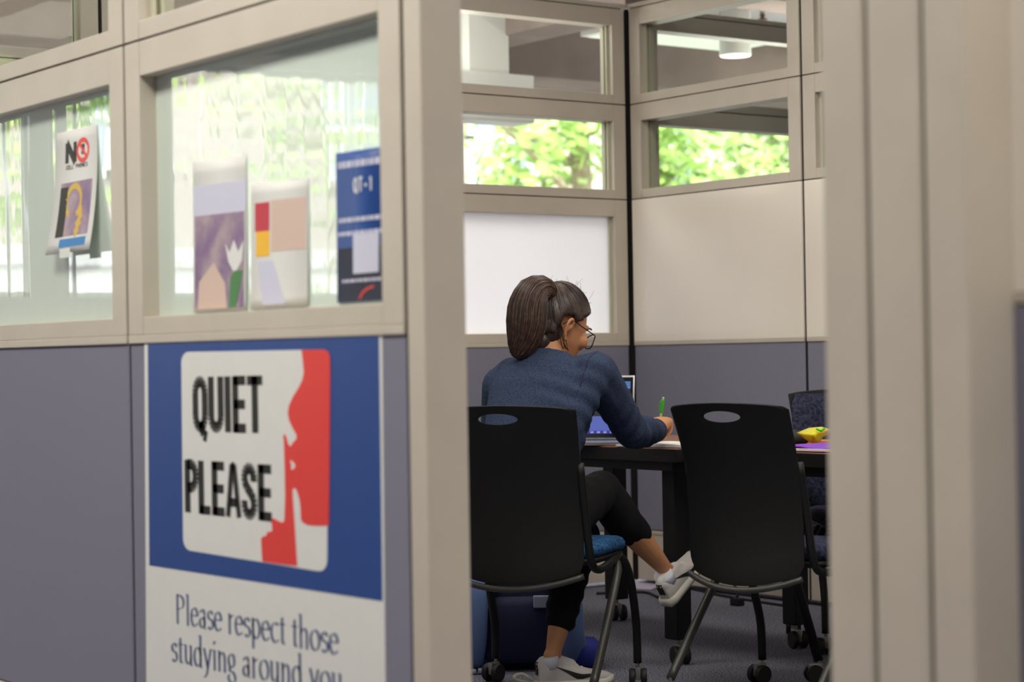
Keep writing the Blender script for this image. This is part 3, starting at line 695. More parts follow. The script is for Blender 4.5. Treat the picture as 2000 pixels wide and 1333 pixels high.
for s in (1, -1):
    ball(bm, head(.070, s*.045, -.04), .026)
    ear = catmull([head(-.020, s*.074, -.080), head(-.036, s*.079, -.058), head(-.043, s*.087, -.032), head(-.033, s*.088, -.013), head(-.017, s*.082, -.019), head(-.016, s*.077, -.038)], 4)
    for p, q in zip(ear, ear[1:]): capsule(bm, p, q, .0062, .0062, 8)
    ball(bm, head(-.028, s*.074, -.041), .012, 12, (.5, .9, 1.4), HM); ball(bm, head(-.018, s*.073, -.079), .008)
# right hand: fist closed on the pen
fd = Vector((.80, .56, .18)).normalized(); sd = Vector((.57, -.82, 0)).normalized(); ud = sd.cross(fd).normalized()
hb = wrR + fd*.012
def hand(f, s, u): return hb + fd*f + sd*s + ud*u
loft(bm, [(hand(-.01, 0, .0), sd*.026, ud*.020), (hand(.02, .0, .008), sd*.034, ud*.021), (hand(.05, 0, .014), sd*.039, ud*.020), (hand(.078, .0, .013), sd*.038, ud*.017)], 20, 2.4)
for k, (s, a, b, c) in enumerate(((-.030, .040, .026, .02), (-.011, .044, .028, .022), (.009, .040, .027, .021), (.027, .032, .022, .018))):
    p0 = hand(.076, s, .012); p1 = hand(.076+a*.75, s-.004, .006-.004*k); p2 = p1 + (fd*.15 - sd*.25 - ud*.95).normalized()*b; p3 = p2 + (-fd*.55 - sd*.35 - ud*.45).normalized()*c
    chain(bm, [(p0, .0098), (p1, .0088), (p2, .0080), (p3, .0070)])
chain(bm, [(hand(.025, -.030, .0), .013), (hand(.055, -.052, .0), .0105), (hand(.088, -.050, -.010), .009), (hand(.108, -.040, -.020), .0078)])
# left hand relaxed on the lap
hb2 = wrL; f2 = (wrL-elL).normalized(); f2 = (f2*.7+D_*.3-Z_*.25).normalized(); s2 = f2.cross(Z_).normalized(); u2 = s2.cross(f2)
loft(bm, [(hb2, s2*.026, u2*.018), (hb2+f2*.045, s2*.038, u2*.017), (hb2+f2*.085, s2*.038, u2*.014)], 18, 2.4)
for s, L in ((-.028, .062), (-.009, .072), (.010, .068), (.028, .054)):
    p = hb2+f2*.083+s2*s; q = p+(f2-u2*.25).normalized()*L*.45; r_ = q+(f2-u2*.8).normalized()*L*.33; t_ = r_+(f2*.5-u2).normalized()*L*.26
    chain(bm, [(p, .0095), (q, .0087), (r_, .0078), (t_, .007)])
chain(bm, [(hb2+f2*.02-s2*.026, .012), (hb2+f2*.05-s2*.05, .0105), (hb2+f2*.078-s2*.05-u2*.01, .0085)])
# feet inside the shoes
footR = (Vector((4.425, 5.192, .262)), Vector((.80, .22, .56)).normalized(), 1)
footL = (Vector((3.915, 5.205, .03)), Vector((.95, -.31, 0)).normalized(), 1)
for (hl, fdir, _), an in ((footR, anR), (footL, anL)):
    chain(bm, [(an, .03), (hl+fdir*.04+Z_*.022, .022), (hl+fdir*.09+Z_*.010, .016), (hl+fdir*.14+Z_*.004, .012)])
skin = remesh('body', bm, 'skin', person, .0042, 7)
# face
for s in (1, -1):
    bm = bmesh.new(); ball(bm, head(.0845, s*.030, -.002), .0115, 14); obj('eye', bm, 'white', person, True)
    bm = bmesh.new(); tube(bm, catmull([head(.094, s*.052, .014), head(.103, s*.034, .023), head(.104, s*.014, .019)], 4), .0028, 6); obj('eyebrow', bm, 'hair', person, True)
    bm = bmesh.new(); ball(bm, head(.0938, s*.030, -.004), .0040, 10); obj('iris', bm, 'hair', person, True)
bm = bmesh.new(); tube(bm, catmull([head(.099, .020, -.073), head(.110, 0, -.072), head(.099, -.020, -.073)], 4), .0035, 6); obj('lips', bm, 'pink', person, True)

# top: trunk and sleeves, with pulled folds
def fold(p):
    d = 0
    v = elR; q = p-v
    ax = (wrR-elR).normalized(); t = q.dot(ax)
    if q.length < .2 and t > -.06: d += .0075*sin(t*88+q.z*55+sin(q.x*60)*.8)*max(0, 1-abs(t-.11)/.17)
    ax = (elR-shR).normalized(); t = (p-shR).dot(ax)
    if 0 < t < .3 and (p-shR-ax*t).length < .09: d += .0028*sin(t*70+p.x*40)*(t/.3)
    q = p-body(.14, .16, .90)
    if q.length < .2: d += .0055*sin((q.dot(D_+Z_*1.5))*62+q.dot(N_)*16)*(1-q.length/.2)
    q = p-body(.0, 0, .70)
    if abs(q.z) < .14: d += .004*sin(q.z*80+sin(q.dot(N_)*22)*1.1)*(1-abs(q.z)/.14)
    return d
bm = bmesh.new(); torso(bm, .006); arms(bm, .012)
for sgn, sh in ((1, shR), (-1, shL)): chain(bm, [(body(.205, sgn*.05, 1.005), .052), (body(.21, sgn*.12, 1.0), .06), (sh, .066)])
chain(bm, [(shR-D_*.03, .06), (body(.10, .12, .86), .06)])
shirt = remesh('long_sleeved_top', bm, 'shirt', person, .0052, 9, fold)
mw = shirt.matrix_parent_inverse
bpy.context.view_layer.update()
dg = bpy.context.evaluated_depsgraph_get()
def bvh(o):
    me = o.data; mt = o.parent.matrix_world @ o.matrix_basis if o.parent else o.matrix_world
    return BVHTree.FromPolygons([mt @ v.co for v in me.vertices], [tuple(p.vertices) for p in me.polygons])
bs = bvh(shirt)
def ring_on(tree, c, ax, r, n=36, squash=1):
    a = ax.orthogonal().normalized(); b = ax.cross(a); out = []
    for k in range(n+1):
        d = a*cos(2*pi*k/n)+b*sin(2*pi*k/n); h = tree.ray_cast(c+d*r, -d)
        out.append((h[0] if h[0] else c+d*r*.7)+d*.0006)
    return out
bm = bmesh.new(); ax = (shR-body(.2, 0, .95)).normalized(); ax = (N_*.95-Z_*.12).normalized()
tube(bm, ring_on(bs, shR-N_*.005, ax, .16), .0015, 6); obj('shoulder_seam', bm, 'packnavy', shirt, True)
bm = bmesh.new(); t_ = (wrR-elR).normalized(); tube(bm, ring_on(bs, wrR-t_*.012, t_, .09), .0035, 6); obj('cuff', bm, 'shirt', shirt, True)
bm = bmesh.new(); ring = []
for k in range(33):
    a = 2*pi*k/32; ring.append(neckb - D_*.012 - Z_*.006 + N_*cos(a)*.072 + (D_*.9-Z_*.42)*sin(a)*.066)
tube(bm, ring, .007, 8); obj('neckband', bm, 'shirt', shirt, True)
# leggings, cropped above the ankle
bm = bmesh.new(); legs(bm, .006, (.52, .70)); loft(bm, [(body(-.01, 0, .47), N_*.165, D_*.13), (body(0, 0, .55), N_*.178, D_*.135), (body(.02, 0, .63), N_*.165, D_*.12)], 26, 2.4)
remesh('leggings', bm, 'legging', person, .006, 7, lambda p: .0022*sin(p.z*120+p.x*40) if p.z < .45 else .0015*sin((p.x+p.y)*60))
# sneakers
def sneaker(hl, fdir, flip):
    f = fdir; up = (Z_ - f*f.z).normalized(); s = f.cross(up).normalized()
    mt = Matrix((s, f, up)).transposed().to_4x4(); mt.translation = hl - up*.028
    base = [(-.030, .022, 0), (-.005, .034, 0), (.05, .034, .002), (.10, .037, .002), (.15, .046, -.003), (.19, .044, -.004), (.215, .034, -.004), (.232, .016, -.004)]
    bm = bmesh.new(); vr = []
    for lv, gx in ((0, .95), (.012, 1.05), (.026, 1.0)):
        row = [(x*gx+o, y*(1.0), lv + (.008 if y > .2 else 0)+(.006*max(0, (lv-.02)*100) if y < 0 else 0)) for y, x, o in base] + [(-x*gx+o, y, lv+(.008 if y > .2 else 0)) for y, x, o in reversed(base)]
        vr.append([bm.verts.new(p) for p in row])
    n = len(vr[0])
    for a, b in zip(vr, vr[1:]):
        for k in range(n): bm.faces.new((a[k], a[(k+1) % n], b[(k+1) % n], b[k]))
    bm.faces.new(vr[0][::-1]); bm.faces.new(vr[-1]); bm.transform(mt)
    sh = thing_part('sneaker', person)
    obj('sole', bm, 'sole', sh, True)
    bm = bmesh.new()
    loft(bm, [(Vector((0, y, z)), Vector((a, 0, 0)), Vector((0, b*0, h))) for y, z, a, b, h in ((-.024, .045, .020, 0, .030), (.0, .053, .031, 0, .042), (.04, .052, .032, 0, .040), (.08, .047, .034, 0, .034), (.12, .040, .040, 0, .026), (.16, .034, .042, 0, .020), (.20, .031, .036, 0, .016), (.222, .029, .018, 0, .011))], 24, 2.5)
    chain(bm, [(Vector((0, -.004, .075)), .026), (Vector((0, .045, .080)), .028), (Vector((0, .085, .066)), .026)])
    bm.transform(mt); up_ = remesh('upper', bm, 'shoe', sh, .004, 5)
    tree_ = bvh(up_)
    def stick(pts, wd, name, m_, lift=.0015):
        """a flat mark following the upper's surface"""
        bm = bmesh.new(); rows = []
        for (side, y, z), w_ in zip(pts, wd):
            row = []
            for e in (-1, 0, 1):
                if side == 0: o = mt @ Vector((e*w_, -.12, z)); dr = (mt.to_3x3() @ Vector((0, 1, 0)))
                else: o = mt @ Vector((side*.12, y, z+e*w_)); dr = (mt.to_3x3() @ Vector((-side, 0, 0)))
                h = tree_.ray_cast(o, dr); q = (h[0] if h[0] else o+dr*.085) - dr*lift; row.append((q, q+dr*(lift+.001)))
            rows.append(row)
        F = [[bm.verts.new(p[0]) for p in r] for r in rows]; B = [[bm.verts.new(p[1]) for p in r] for r in rows]
        for i in range(len(F)-1):
            for j in range(2): bm.faces.new((F[i][j], F[i][j+1], F[i+1][j+1], F[i+1][j])); bm.faces.new((B[i][j], B[i+1][j], B[i+1][j+1], B[i][j+1]))
            bm.faces.new((F[i][0], F[i+1][0], B[i+1][0], B[i][0])); bm.faces.new((F[i][2], B[i][2], B[i+1][2], F[i+1][2]))
        bm.faces.new(F[0]+B[0][::-1]); bm.faces.new(F[-1][::-1]+B[-1]); obj(name, bm, m_, sh)
    sw = [(.165, .046, .0015), (.14, .0405, .005), (.115, .0375, .008), (.098, .040, .0095), (.085, .046, .0080), (.07, .054, .0055), (.05, .063, .003), (.03, .072, .001)]
    for side in (1, -1): stick([(side, y, z) for y, z, _ in sw], [q for *_, q in sw], 'swoosh', 'ink')
    stick([(0, 0, z) for z in (.046, .06, .075, .088)], [.011, .012, .012, .010], 'heel_tab', 'ink')
    for side in (1, -1):
        bm = bmesh.new()
    bm = bmesh.new()
    for k in range(5):
        y = .075+k*.017; z = .089-k*.0085; tube(bm, catmull([mt @ Vector((-.022, y-.004, z-.012)), mt @ Vector((0, y, z)), mt @ Vector((.022, y+.004, z-.012))], 4), .003, 6)
    obj('laces', bm, 'paper', sh, True)
    bm = bmesh.new(); tube(bm, [mt @ Vector((0, .020, .065)), mt @ Vector((0, .017, .092)), mt @ Vector((0, .015, .102))], [.033, .034, .033], 20); obj('sock', bm, 'sock', sh, True)
def thing_part(name, parent):
    o = bpy.data.objects.new(name, None); C.objects.link(o); o.parent = parent; o.empty_display_size = .03; return o
sneaker(*footR); sneaker(*footL)
bm = bmesh.new(); tube(bm, catmull([onZ(1050, 1333, .006)+Vector((-.03, -.03, 0)), onZ(1012, 1330, .03), onZ(1005, 1322, .045), onZ(1022, 1318, .045), onZ(1046, 1333, .02)], 6), .0055, 8)
tag(obj('pale_cord', bm, 'sole', None, True), 'pale looped cord on the floor beside the white sneaker', 'cord')

# hair: cap, strands swept to the crown, pony tail
ROOT = head(-.062, .0, .086)
def skull(d, k=1.0):
    """point on the scalp in direction d (head space r,f,u)"""
    return head(d.y*.104*k-.006, d.x*.083*k, d.z*(.112*k)+.004)
def hairline(f):
    pts = [(-1, -.92), (-.80, -.92), (-.60, -.84), (-.48, -.62), (-.46, -.10), (-.20, -.02), (-.06, -.12), (.10, -.02), (.30, .22), (.60, .46), (.80, .58), (1.0, .62)]
    for (a, b), (c, d) in zip(pts, pts[1:]):
        if a <= f <= c: return b+(d-b)*(f-a)/(c-a)
    return .6
t = bmesh.new(); bmesh.ops.create_uvsphere(t, u_segments=72, v_segments=48, radius=1)
kill = [f for f in t.faces if f.calc_center_median().z < hairline(f.calc_center_median().y)]
bmesh.ops.delete(t, geom=kill, context='FACES')
for v in t.verts: v.co = skull(v.co.normalized(), 1.0)
bmesh.ops.recalc_face_normals(t, faces=t.faces); bmesh.ops.solidify(t, geom=list(t.faces), thickness=-.008)
ball(t, head(-.046, 0, -.066), 1, 24, (.064, .052, .062), HM); ball(t, head(-.058, 0, -.10), 1, 24, (.050, .040, .050), HM)
hair = obj('hair', t, 'hair', person, True)
rnd = random.Random(4); rootd = Vector((0, -.62, .78)).normalized()
bm = bmesh.new()
for k in range(150):
    u_ = rnd.uniform(-1, 1); a_ = u_*1.35; p0 = head(-.055-.042*cos(a_), .052*sin(a_), -.125+.06*abs(u_)+rnd.uniform(-.01, .01)); p1 = head(-.052-.050*cos(a_), .066*sin(a_), -.075); p2 = head(-.06-.045*cos(a_), .066*sin(a_)*.9, -.02); p3 = head(-.075, .02*sin(a_), .05)
    tube(bm, catmull([p0, p1, p2, p3], 3), rnd.uniform(.001, .002), 4, cap=False)
obj('hair_strands', bm, 'hair', hair, True)['kind'] = 'stuff'
for nm, cnt, mm in (('hair_strands', 420, 'hair'), ('hair_strands', 170, 'hair2')):
    bm = bmesh.new(); k = 0
    while k < cnt:
        d = Vector([rnd.gauss(0, 1) for _ in range(3)]).normalized()
        if d.z < hairline(d.y)+.01 or (d-rootd).length < .25: continue
        if rnd.random() > .45:   # start at the hairline itself
            lo_, hi_ = d, d.copy()
            for _ in range(14):
                e = (lo_*1.06 - rootd*.06).normalized()
                if e.z < hairline(e.y)+.01: break
                lo_ = e
            d = lo_
        k += 1; pts = []; off = rnd.uniform(1.055, 1.10)
        for i in range(9):
            a = i/8; v = d.slerp(rootd, a*.97).normalized() if (d+rootd).length > .05 else rootd
            pts.append(skull(v, off*(.985+.015*min(1, i/2))))
        tube(bm, pts, rnd.uniform(.0011, .0021), 4, cap=False)
    obj(nm, bm, mm, hair, True)['kind'] = 'stuff'
# pony tail: follow a centre line in the picture plane at the head's depth
mid = [(at(1082, 583, 6.54), .026), (at(1066, 562, 6.50), .036), (at(1043, 570, 6.465), .050), (at(1031, 600, 6.45), .060), (at(1028, 632, 6.44), .061), (at(1023, 660, 6.435), .053), (at(1014, 684, 6.432), .037), (at(1005, 699, 6.43), .014)]
cm = catmull([p for p, r_ in mid], 5); rr = []
for i in range(len(cm)):
    a = i/5; j = min(int(a), len(mid)-2); rr.append(mid[j][1]+(mid[j+1][1]-mid[j][1])*(a-j))
bm = bmesh.new(); tube(bm, cm, [r_*.93 for r_ in rr], 20, 1, .72, hint=RT); pony = obj('ponytail', bm, 'hair', person, True)
for cnt, mm, sc in ((330, 'hair', 1.0), (190, 'hair2', 1.02)):
    bm = bmesh.new()
    for k in range(cnt):
        a = rnd.uniform(0, 2*pi); q = rnd.uniform(.86, 1.04)*sc; drift = rnd.uniform(-.35, .35); stop = len(cm)-rnd.randint(0, 7); pts = []
        prev = None
        for i in range(0, stop, 2):
            d = (cm[min(i+1, len(cm)-1)]-cm[max(i-1, 0)]).normalized()
            ax = d.cross(RT).normalized() if prev is None else (prev-d*prev.dot(d)).normalized(); prev = ax; bx = d.cross(ax)
            th = a+drift*i/len(cm); pts.append(cm[i]+(ax*cos(th)+bx*sin(th)*.74)*rr[i]*q)
        tube(bm, pts, [rnd.uniform(.0012, .0024)]*len(pts), 4, cap=False)
    obj('hair_strands', bm, mm, pony, True)['kind'] = 'stuff'
bm = bmesh.new(); tube(bm, [cm[0]+Vector((0, 0, 0)), cm[2]], .030, 16); obj('hair_tie', bm, 'ink', person, True)
bm = bmesh.new()
for k in range(46):   # fly-away hairs
    v = Vector((rnd.gauss(0, .5), rnd.uniform(-.6, 1), rnd.uniform(.3, 1))).normalized()
    if v.z < hairline(v.y): continue
    p = skull(v, 1.06); q = skull(v, 1.06+rnd.uniform(.05, .22)); s_ = Vector([rnd.gauss(0, .014) for _ in range(3)])
    tube(bm, catmull([p, p.lerp(q, .5)+s_*.3, q+s_], 3), .00035, 3, cap=False)
for k in range(9):
    tube(bm, catmull([head(-.03-.004*k, .068, -.055), head(-.02, .070+rnd.uniform(0, .01), -.075-.004*k), head(.0+rnd.uniform(-.02, .02), .066, -.10)], 4), .0009, 4, cap=False)
obj('loose_hairs', bm, 'hair', hair, True)['kind'] = 'stuff'
# spectacles
gl = thing_part('eyeglasses', person)
bm = bmesh.new()
for s in (1, -1):
    ringp = [head(.126-.012*(max(0, cos(2*pi*k/28)))**2, s*(.032+.026*cos(2*pi*k/28)), -.014+.025*sin(2*pi*k/28)) for k in range(29)]
    tube(bm, ringp, .0019, 8)
    tube(bm, [head(.115, s*.058, -.004), head(.096, s*.073, -.006), head(.02, s*.083, -.012), head(-.034, s*.089, -.014), head(-.058, s*.082, -.044)], .0018, 8)
tube(bm, catmull([head(.126, .008, -.006), head(.131, 0, .0), head(.126, -.008, -.006)], 4), .0018, 8); obj('glasses_frame', bm, 'ink', gl, True)
for s in (1, -1):
    bm = bmesh.new(); f = []; b = []
    for k in range(28):
        c_, s__ = cos(2*pi*k/28), sin(2*pi*k/28); f.append(head(.1265-.012*max(0, c_)**2, s*(.032+.025*c_), -.014+.024*s__)); b.append(head(.1250-.012*max(0, c_)**2, s*(.032+.025*c_), -.014+.024*s__))
    prism(bm, f, b); obj('lens', bm, 'lens', gl)
# pen held upright in the fist
pt, pbm = at(1295.5, 777, 6.93), None
tip = Vector((hand(.105, -.028, 0).x, hand(.105, -.028, 0).y, .762)); pd = (pt-tip).normalized(); PL = (pt-tip).length
pen = thing('pen', 'bright green ballpoint pen in the writing hand of the student', 'pen', tip)
bm = bmesh.new(); tube(bm, [tip+pd*PL*.10, tip+pd*PL*.66], .0044, 12); obj('barrel', bm, 'penclear', pen, 'auto')
bm = bmesh.new(); tube(bm, [tip+pd*PL*.12, tip+pd*PL*.70], .0016, 8); obj('ink_tube', bm, 'green', pen, 'auto')
bm = bmesh.new(); tube(bm, [tip+pd*PL*.655, tip+pd*PL*.68, tip+pd*PL*.93, tip+pd*PL*.95], [.0046, .0058, .0058, .0046], 12); obj('cap', bm, 'green', pen, 'auto')
bm = bmesh.new(); tube(bm, [tip+pd*PL*.95, tip+pd*PL], .0036, 10); obj('push_button', bm, 'penclear', pen, 'auto')
bm = bmesh.new(); tube(bm, [tip, tip+pd*PL*.10], [.0012, .0042], 10); obj('nib', bm, 'silver', pen, 'auto')
bm = bmesh.new(); c_ = pd.cross(RT).normalized(); tube(bm, [tip+pd*PL*.92+RT*-.005, tip+pd*PL*.90+RT*-.009, tip+pd*PL*.70+RT*-.008], .0014, 6); obj('clip', bm, 'green', pen, 'auto')

# ------------------------------------------------------------------ notices taped to the front wall
def sheet(bm, pts, x0, th):
    prism(bm, [Vector((x0-th, p[1], p[2])) for p in pts], [Vector((x0, p[1], p[2])) for p in pts])
def fpx(pts, X=XF): return [onX(x, y, X) for x, y in pts]
def wpoly(name, px, m, parent, x0, th=.0006):
    bm = bmesh.new(); sheet(bm, fpx(px), x0, th); return obj(name, bm, m, parent)
def stroke(bm, pts, nib, mp, th):
    """calligraphic stroke: polyline swept by a flat nib vector; mp maps (s,t) to 3d on the sheet"""
    nx, ny = nib
    for (a, b), (c, d) in zip(pts, pts[1:]):
        q = [(a+nx, b+ny), (c+nx, d+ny), (c-nx, d-ny), (a-nx, b-ny)]
        prism(bm, [mp(s, t, th) for s, t in q], [mp(s, t, 0) for s, t in q])
def thick(bm, pts, wd, mp, th):
    for (a, b), (c, d) in zip(pts, pts[1:]):
        L = math.hypot(c-a, d-b) or 1; nx, ny = -(d-b)/L*wd/2, (c-a)/L*wd/2
        q = [(a+nx, b+ny), (c+nx, d+ny), (c-nx, d-ny), (a-nx, b-ny)]
        prism(bm, [mp(s, t, th) for s, t in q], [mp(s, t, 0) for s, t in q])
def arc(cx, cy, rx, ry, a0, a1, n=12): return [(cx+rx*cos(R(a0+(a1-a0)*k/n)), cy+ry*sin(R(a0+(a1-a0)*k/n))) for k in range(n+1)]
SER = {
 'P': (.56, [[(.13, 0), (.13, .7)], [(.13, .69), (.26, .69)] + arc(.26, .525, .21, .165, 90, -90) + [(.13, .36)]], [(.13, 0), (.13, .7)]),
 'l': (.27, [[(.13, 0), (.13, .74)]], [(.13, 0), (.09, .735)]),
 'e': (.44, [[(.05, .265), (.37, .265)], arc(.22, .23, .17, .225, 8, 322, 18)], []),
 'a': (.44, [[(.31, .03), (.31, .31)], arc(.2, .33, .11, .12, 0, 165), arc(.19, .13, .13, .12, 0, 360, 16)], [(.34, 0)]),
 's': (.36, [[(.29, .37)] + arc(.17, .345, .11, .105, 40, 250, 10) + arc(.19, .125, .12, .12, 80, -150, 12)], []),
 'r': (.36, [[(.11, 0), (.11, .46)], [(.11, .33), (.2, .43), (.31, .43)]], [(.11, 0), (.08, .455)]),
 'p': (.50, [[(.11, -.22), (.11, .46)], arc(.25, .23, .17, .225, 170, -170, 18)], [(.11, -.22), (.08, .455)]),
 'c': (.42, [arc(.23, .23, .18, .225, 50, 318, 16)], []),
 't': (.31, [[(.14, .06), (.14, .6)], [(.02, .45), (.28, .45)], arc(.22, .08, .08, .07, 180, 300, 6)], []),
 'h': (.50, [[(.11, 0), (.11, .74)], [(.11, .3)] + arc(.25, .3, .13, .145, 160, 0) + [(.38, 0)]], [(.11, 0), (.38, 0), (.08, .735)]),
 'o': (.48, [arc(.24, .23, .19, .225, 0, 360, 20)], []),
 't2': (0, [], []),
 'u': (.50, [[(.11, .45), (.11, .16)] + arc(.24, .16, .13, .14, 180, 340) + [(.38, .2)], [(.38, .45), (.38, 0)]], [(.08, .455), (.35, .455), (.41, .0)]),
 'd': (.50, [[(.38, 0), (.38, .74)], arc(.23, .23, .17, .225, 10, 350, 18)], [(.35, .735), (.41, .0)]),
 'y': (.46, [[(.07, .45), (.24, .03)], [(.40, .45), (.20, -.12), (.12, -.21), (.05, -.2)]], [(.07, .455), (.40, .455)]),
 'i': (.26, [[(.13, 0), (.13, .46)], [(.13, .60), (.13, .67)]], [(.13, 0), (.09, .455)]),
 'n': (.50, [[(.11, 0), (.11, .46)], [(.11, .3)] + arc(.25, .3, .13, .145, 160, 0) + [(.38, 0)]], [(.11, 0), (.38, 0), (.08, .455)]),
 'g': (.46, [arc(.21, .29, .14, .16, 0, 360, 16), [(.33, .41), (.43, .44)], [(.13, .15), (.10, .06), (.30, .03)] + arc(.22, -.1, .17, .11, 45, -220, 14)], []),
}
def serif_line(txt, mp, parent):
    x = 0; bm = bmesh.new()
    for c in txt+' ':
        if c == ' ': x += .26; obj('word', bm, 'navyink', parent); bm = bmesh.new(); continue
        a, sts, ser = SER[c]
        for st in sts: stroke(bm, [(x+s, t) for s, t in st], (.048, .013), mp, .0006)
        for s, t in ser: stroke(bm, [(x+s-.05, t), (x+s+.05, t)], (.0, .014), mp, .00055)
        x += a
    bm.free()
BLK = {  # heavy condensed capitals on a .5 x 1 cell
 'Q': [arc(.25, .72, .165, .2, 0, 180, 10) + arc(.25, .28, .165, .2, 180, 360, 10) + [(.415, .72)], [(.27, .16), (.36, -.06), (.48, -.10)]],
 'U': [[(.085, 1), (.085, .28)] + arc(.25, .26, .165, .18, 180, 360, 10) + [(.415, 1)]],
 'I': [[(.11, 0), (.11, 1)]],
 'E': [[(.10, 0), (.10, 1)], [(.05, .925), (.44, .925)], [(.05, .5), (.42, .5)], [(.05, .075), (.44, .075)]],
 'T': [[(.25, 0), (.25, 1)], [(.0, .92), (.5, .92)]],
 'P': [[(.10, 0), (.10, 1)], [(.10, .92), (.24, .92)] + arc(.24, .70, .16, .22, 90, -90, 10) + [(.10, .47)]],
 'L': [[(.10, 0), (.10, 1)], [(.05, .075), (.42, .075)]],
 'A': [[(.06, 0), (.215, .97)], [(.44, 0), (.285, .97)], [(.20, .93), (.30, .93)], [(.12, .27), (.38, .27)]],
 'S': [[(.405, .68)] + arc(.25, .745, .155, .175, 0, 200, 10) + [(.17, .58), (.33, .44)] + arc(.25, .26, .16, .185, 30, -180, 10) + [(.09, .33)]],
}
BADV = {'I': .27, 'T': .53, 'E': .50, 'L': .48, 'P': .50, 'A': .54, 'S': .54, 'Q': .56, 'U': .55}
def block_line(txt, mp, parent):
    x = 0
    for c in txt:
        bm = bmesh.new()
        for st in BLK[c]:
            horiz = len(st) == 2 and abs(st[0][1]-st[1][1]) < 1e-6
            thick(bm, [(x+s, t) for s, t in st], .165 if horiz else (.155 if c == 'A' else .20), mp, .0006)
        x += BADV[c]; obj('letter', bm, 'ink', parent)
def adv_block(t): return sum(BADV[c] for c in t)-.06
def plane_map(x0, bl, br, h):      # baseline-left, baseline-right (3d on the wall), em height in metres -> map
    ex = br-bl
    def mk(total): return lambda s, t, d: Vector((x0-d, bl.y+ex.y*s/total, bl.z+ex.z*s/total+h*t))
    return mk
# the big notice
XS = XF+.004                       # face of the fabric panel
tl, tr, lL, lR = (284, 660), (742, 648), (284, 1104), (746, 1176)
po = thing('notice_poster', 'blue and white quiet please poster on the grey fabric panel', 'poster', onX(510, 900, XS))
bl_ = onX(283, 1104, XS); br_ = onX(748, 1176, XS); tl_ = onX(283, 656, XS); tr_ = onX(745, 645, XS)
bm = bmesh.new(); prism(bm, [Vector((XS-.0015, p[0], p[1])) for p in ((tl_.y, tl_.z), (tr_.y-.004, tr_.z), (br_.y-.004, .29), (bl_.y, .29))], [Vector((XS-.0001, p[0], p[1])) for p in ((tl_.y, tl_.z), (tr_.y-.004, tr_.z), (br_.y-.004, .29), (bl_.y, .29))]); obj('paper_sheet', bm, 'paper', po)
x1 = XS-.0015
wpoly('blue_field', [(287, 664), (738, 649), (745, 1175), (290, 1105)], 'posterblue', po, x1)
def rr_px(c, r):                   # rounded quad in picture terms, evaluated on the wall plane
    q = [onX(x, y, XS) for x, y in c]; out = []
    def uv(u, v): return q[0].lerp(q[1], u).lerp(q[3].lerp(q[2], u), v)
    for cu, cv, a0 in ((1-r, r, -90), (1-r, 1-r, 0), (r, 1-r, 90), (r, r, 180)):
        for k in range(7): a = R(a0+15*k); out.append(uv(cu+r*cos(a), cv+r*sin(a)))
    return out
bm = bmesh.new(); sheet(bm, rr_px([(356, 688), (644, 683), (641, 1119), (360, 1074)], .055), x1-.0006, .0006); obj('white_panel', bm, 'paper', po)
zz = lambda L: [(330+x/2.777, 660+y/2.777) for x, y in L]
red = [(716, 66), (835, 64), (858, 74), (870, 100), (872, 180), (868, 700), (864, 1020), (800, 1021), (750, 1017), (722, 1003), (713, 985), (712, 940), (707, 885), (692, 832), (678, 812), (668, 822), (670, 880), (678, 1000), (693, 1240), (600, 1229), (504, 1215), (497, 1092), (506, 1080), (526, 1074), (530, 1055), (558, 1050), (556, 1010), (549, 988), (566, 980), (592, 996), (615, 1004), (624, 990), (628, 850), (625, 700), (621, 560), (617, 534), (627, 522), (636, 545), (645, 580), (658, 590), (668, 572), (690, 548), (688, 525), (668, 490), (650, 450), (642, 410), (648, 370), (670, 320), (700, 272), (720, 232), (729, 190), (724, 130)]
wpoly('red_silhouette', zz(red), 'posterred', po, x1-.0012, .0006)
wpoly('white_spot', zz([(657, 664), (672, 676), (683, 690), (682, 704), (668, 718), (660, 708), (664, 694)]), 'paper', po, x1-.0018, .0005)
for name, word, a, b, h0 in (('lettering', 'QUIET', (140, 508), (512, 517), (140, 214)), ('lettering', 'PLEASE', (95, 945), (565, 996), (95, 662))):
    A, B, Hh = (onX(330+x/2.777, 660+y/2.777, XS) for x, y in (a, b, h0)); bm = bmesh.new()
    mp = plane_map(x1-.0012, A, B, Hh.z-A.z)(adv_block(word)); bm.free(); block_line(word, mp, po)
for word, a, b, top in (('Please respect those', (344, 1217), (664, 1281), (345, 1160)), ('studying around you', (336, 1292), (672, 1361), (336, 1234))):
    A, B, Hh = (onX(*p, XS) for p in (a, b, top)); bm = bmesh.new()
    em = (Hh.z-A.z)/.72
    tot = sum(.26 if c == ' ' else SER[c][0] for c in word); bm.free(); serif_line(word, plane_map(x1, A, B, em)(tot), po)

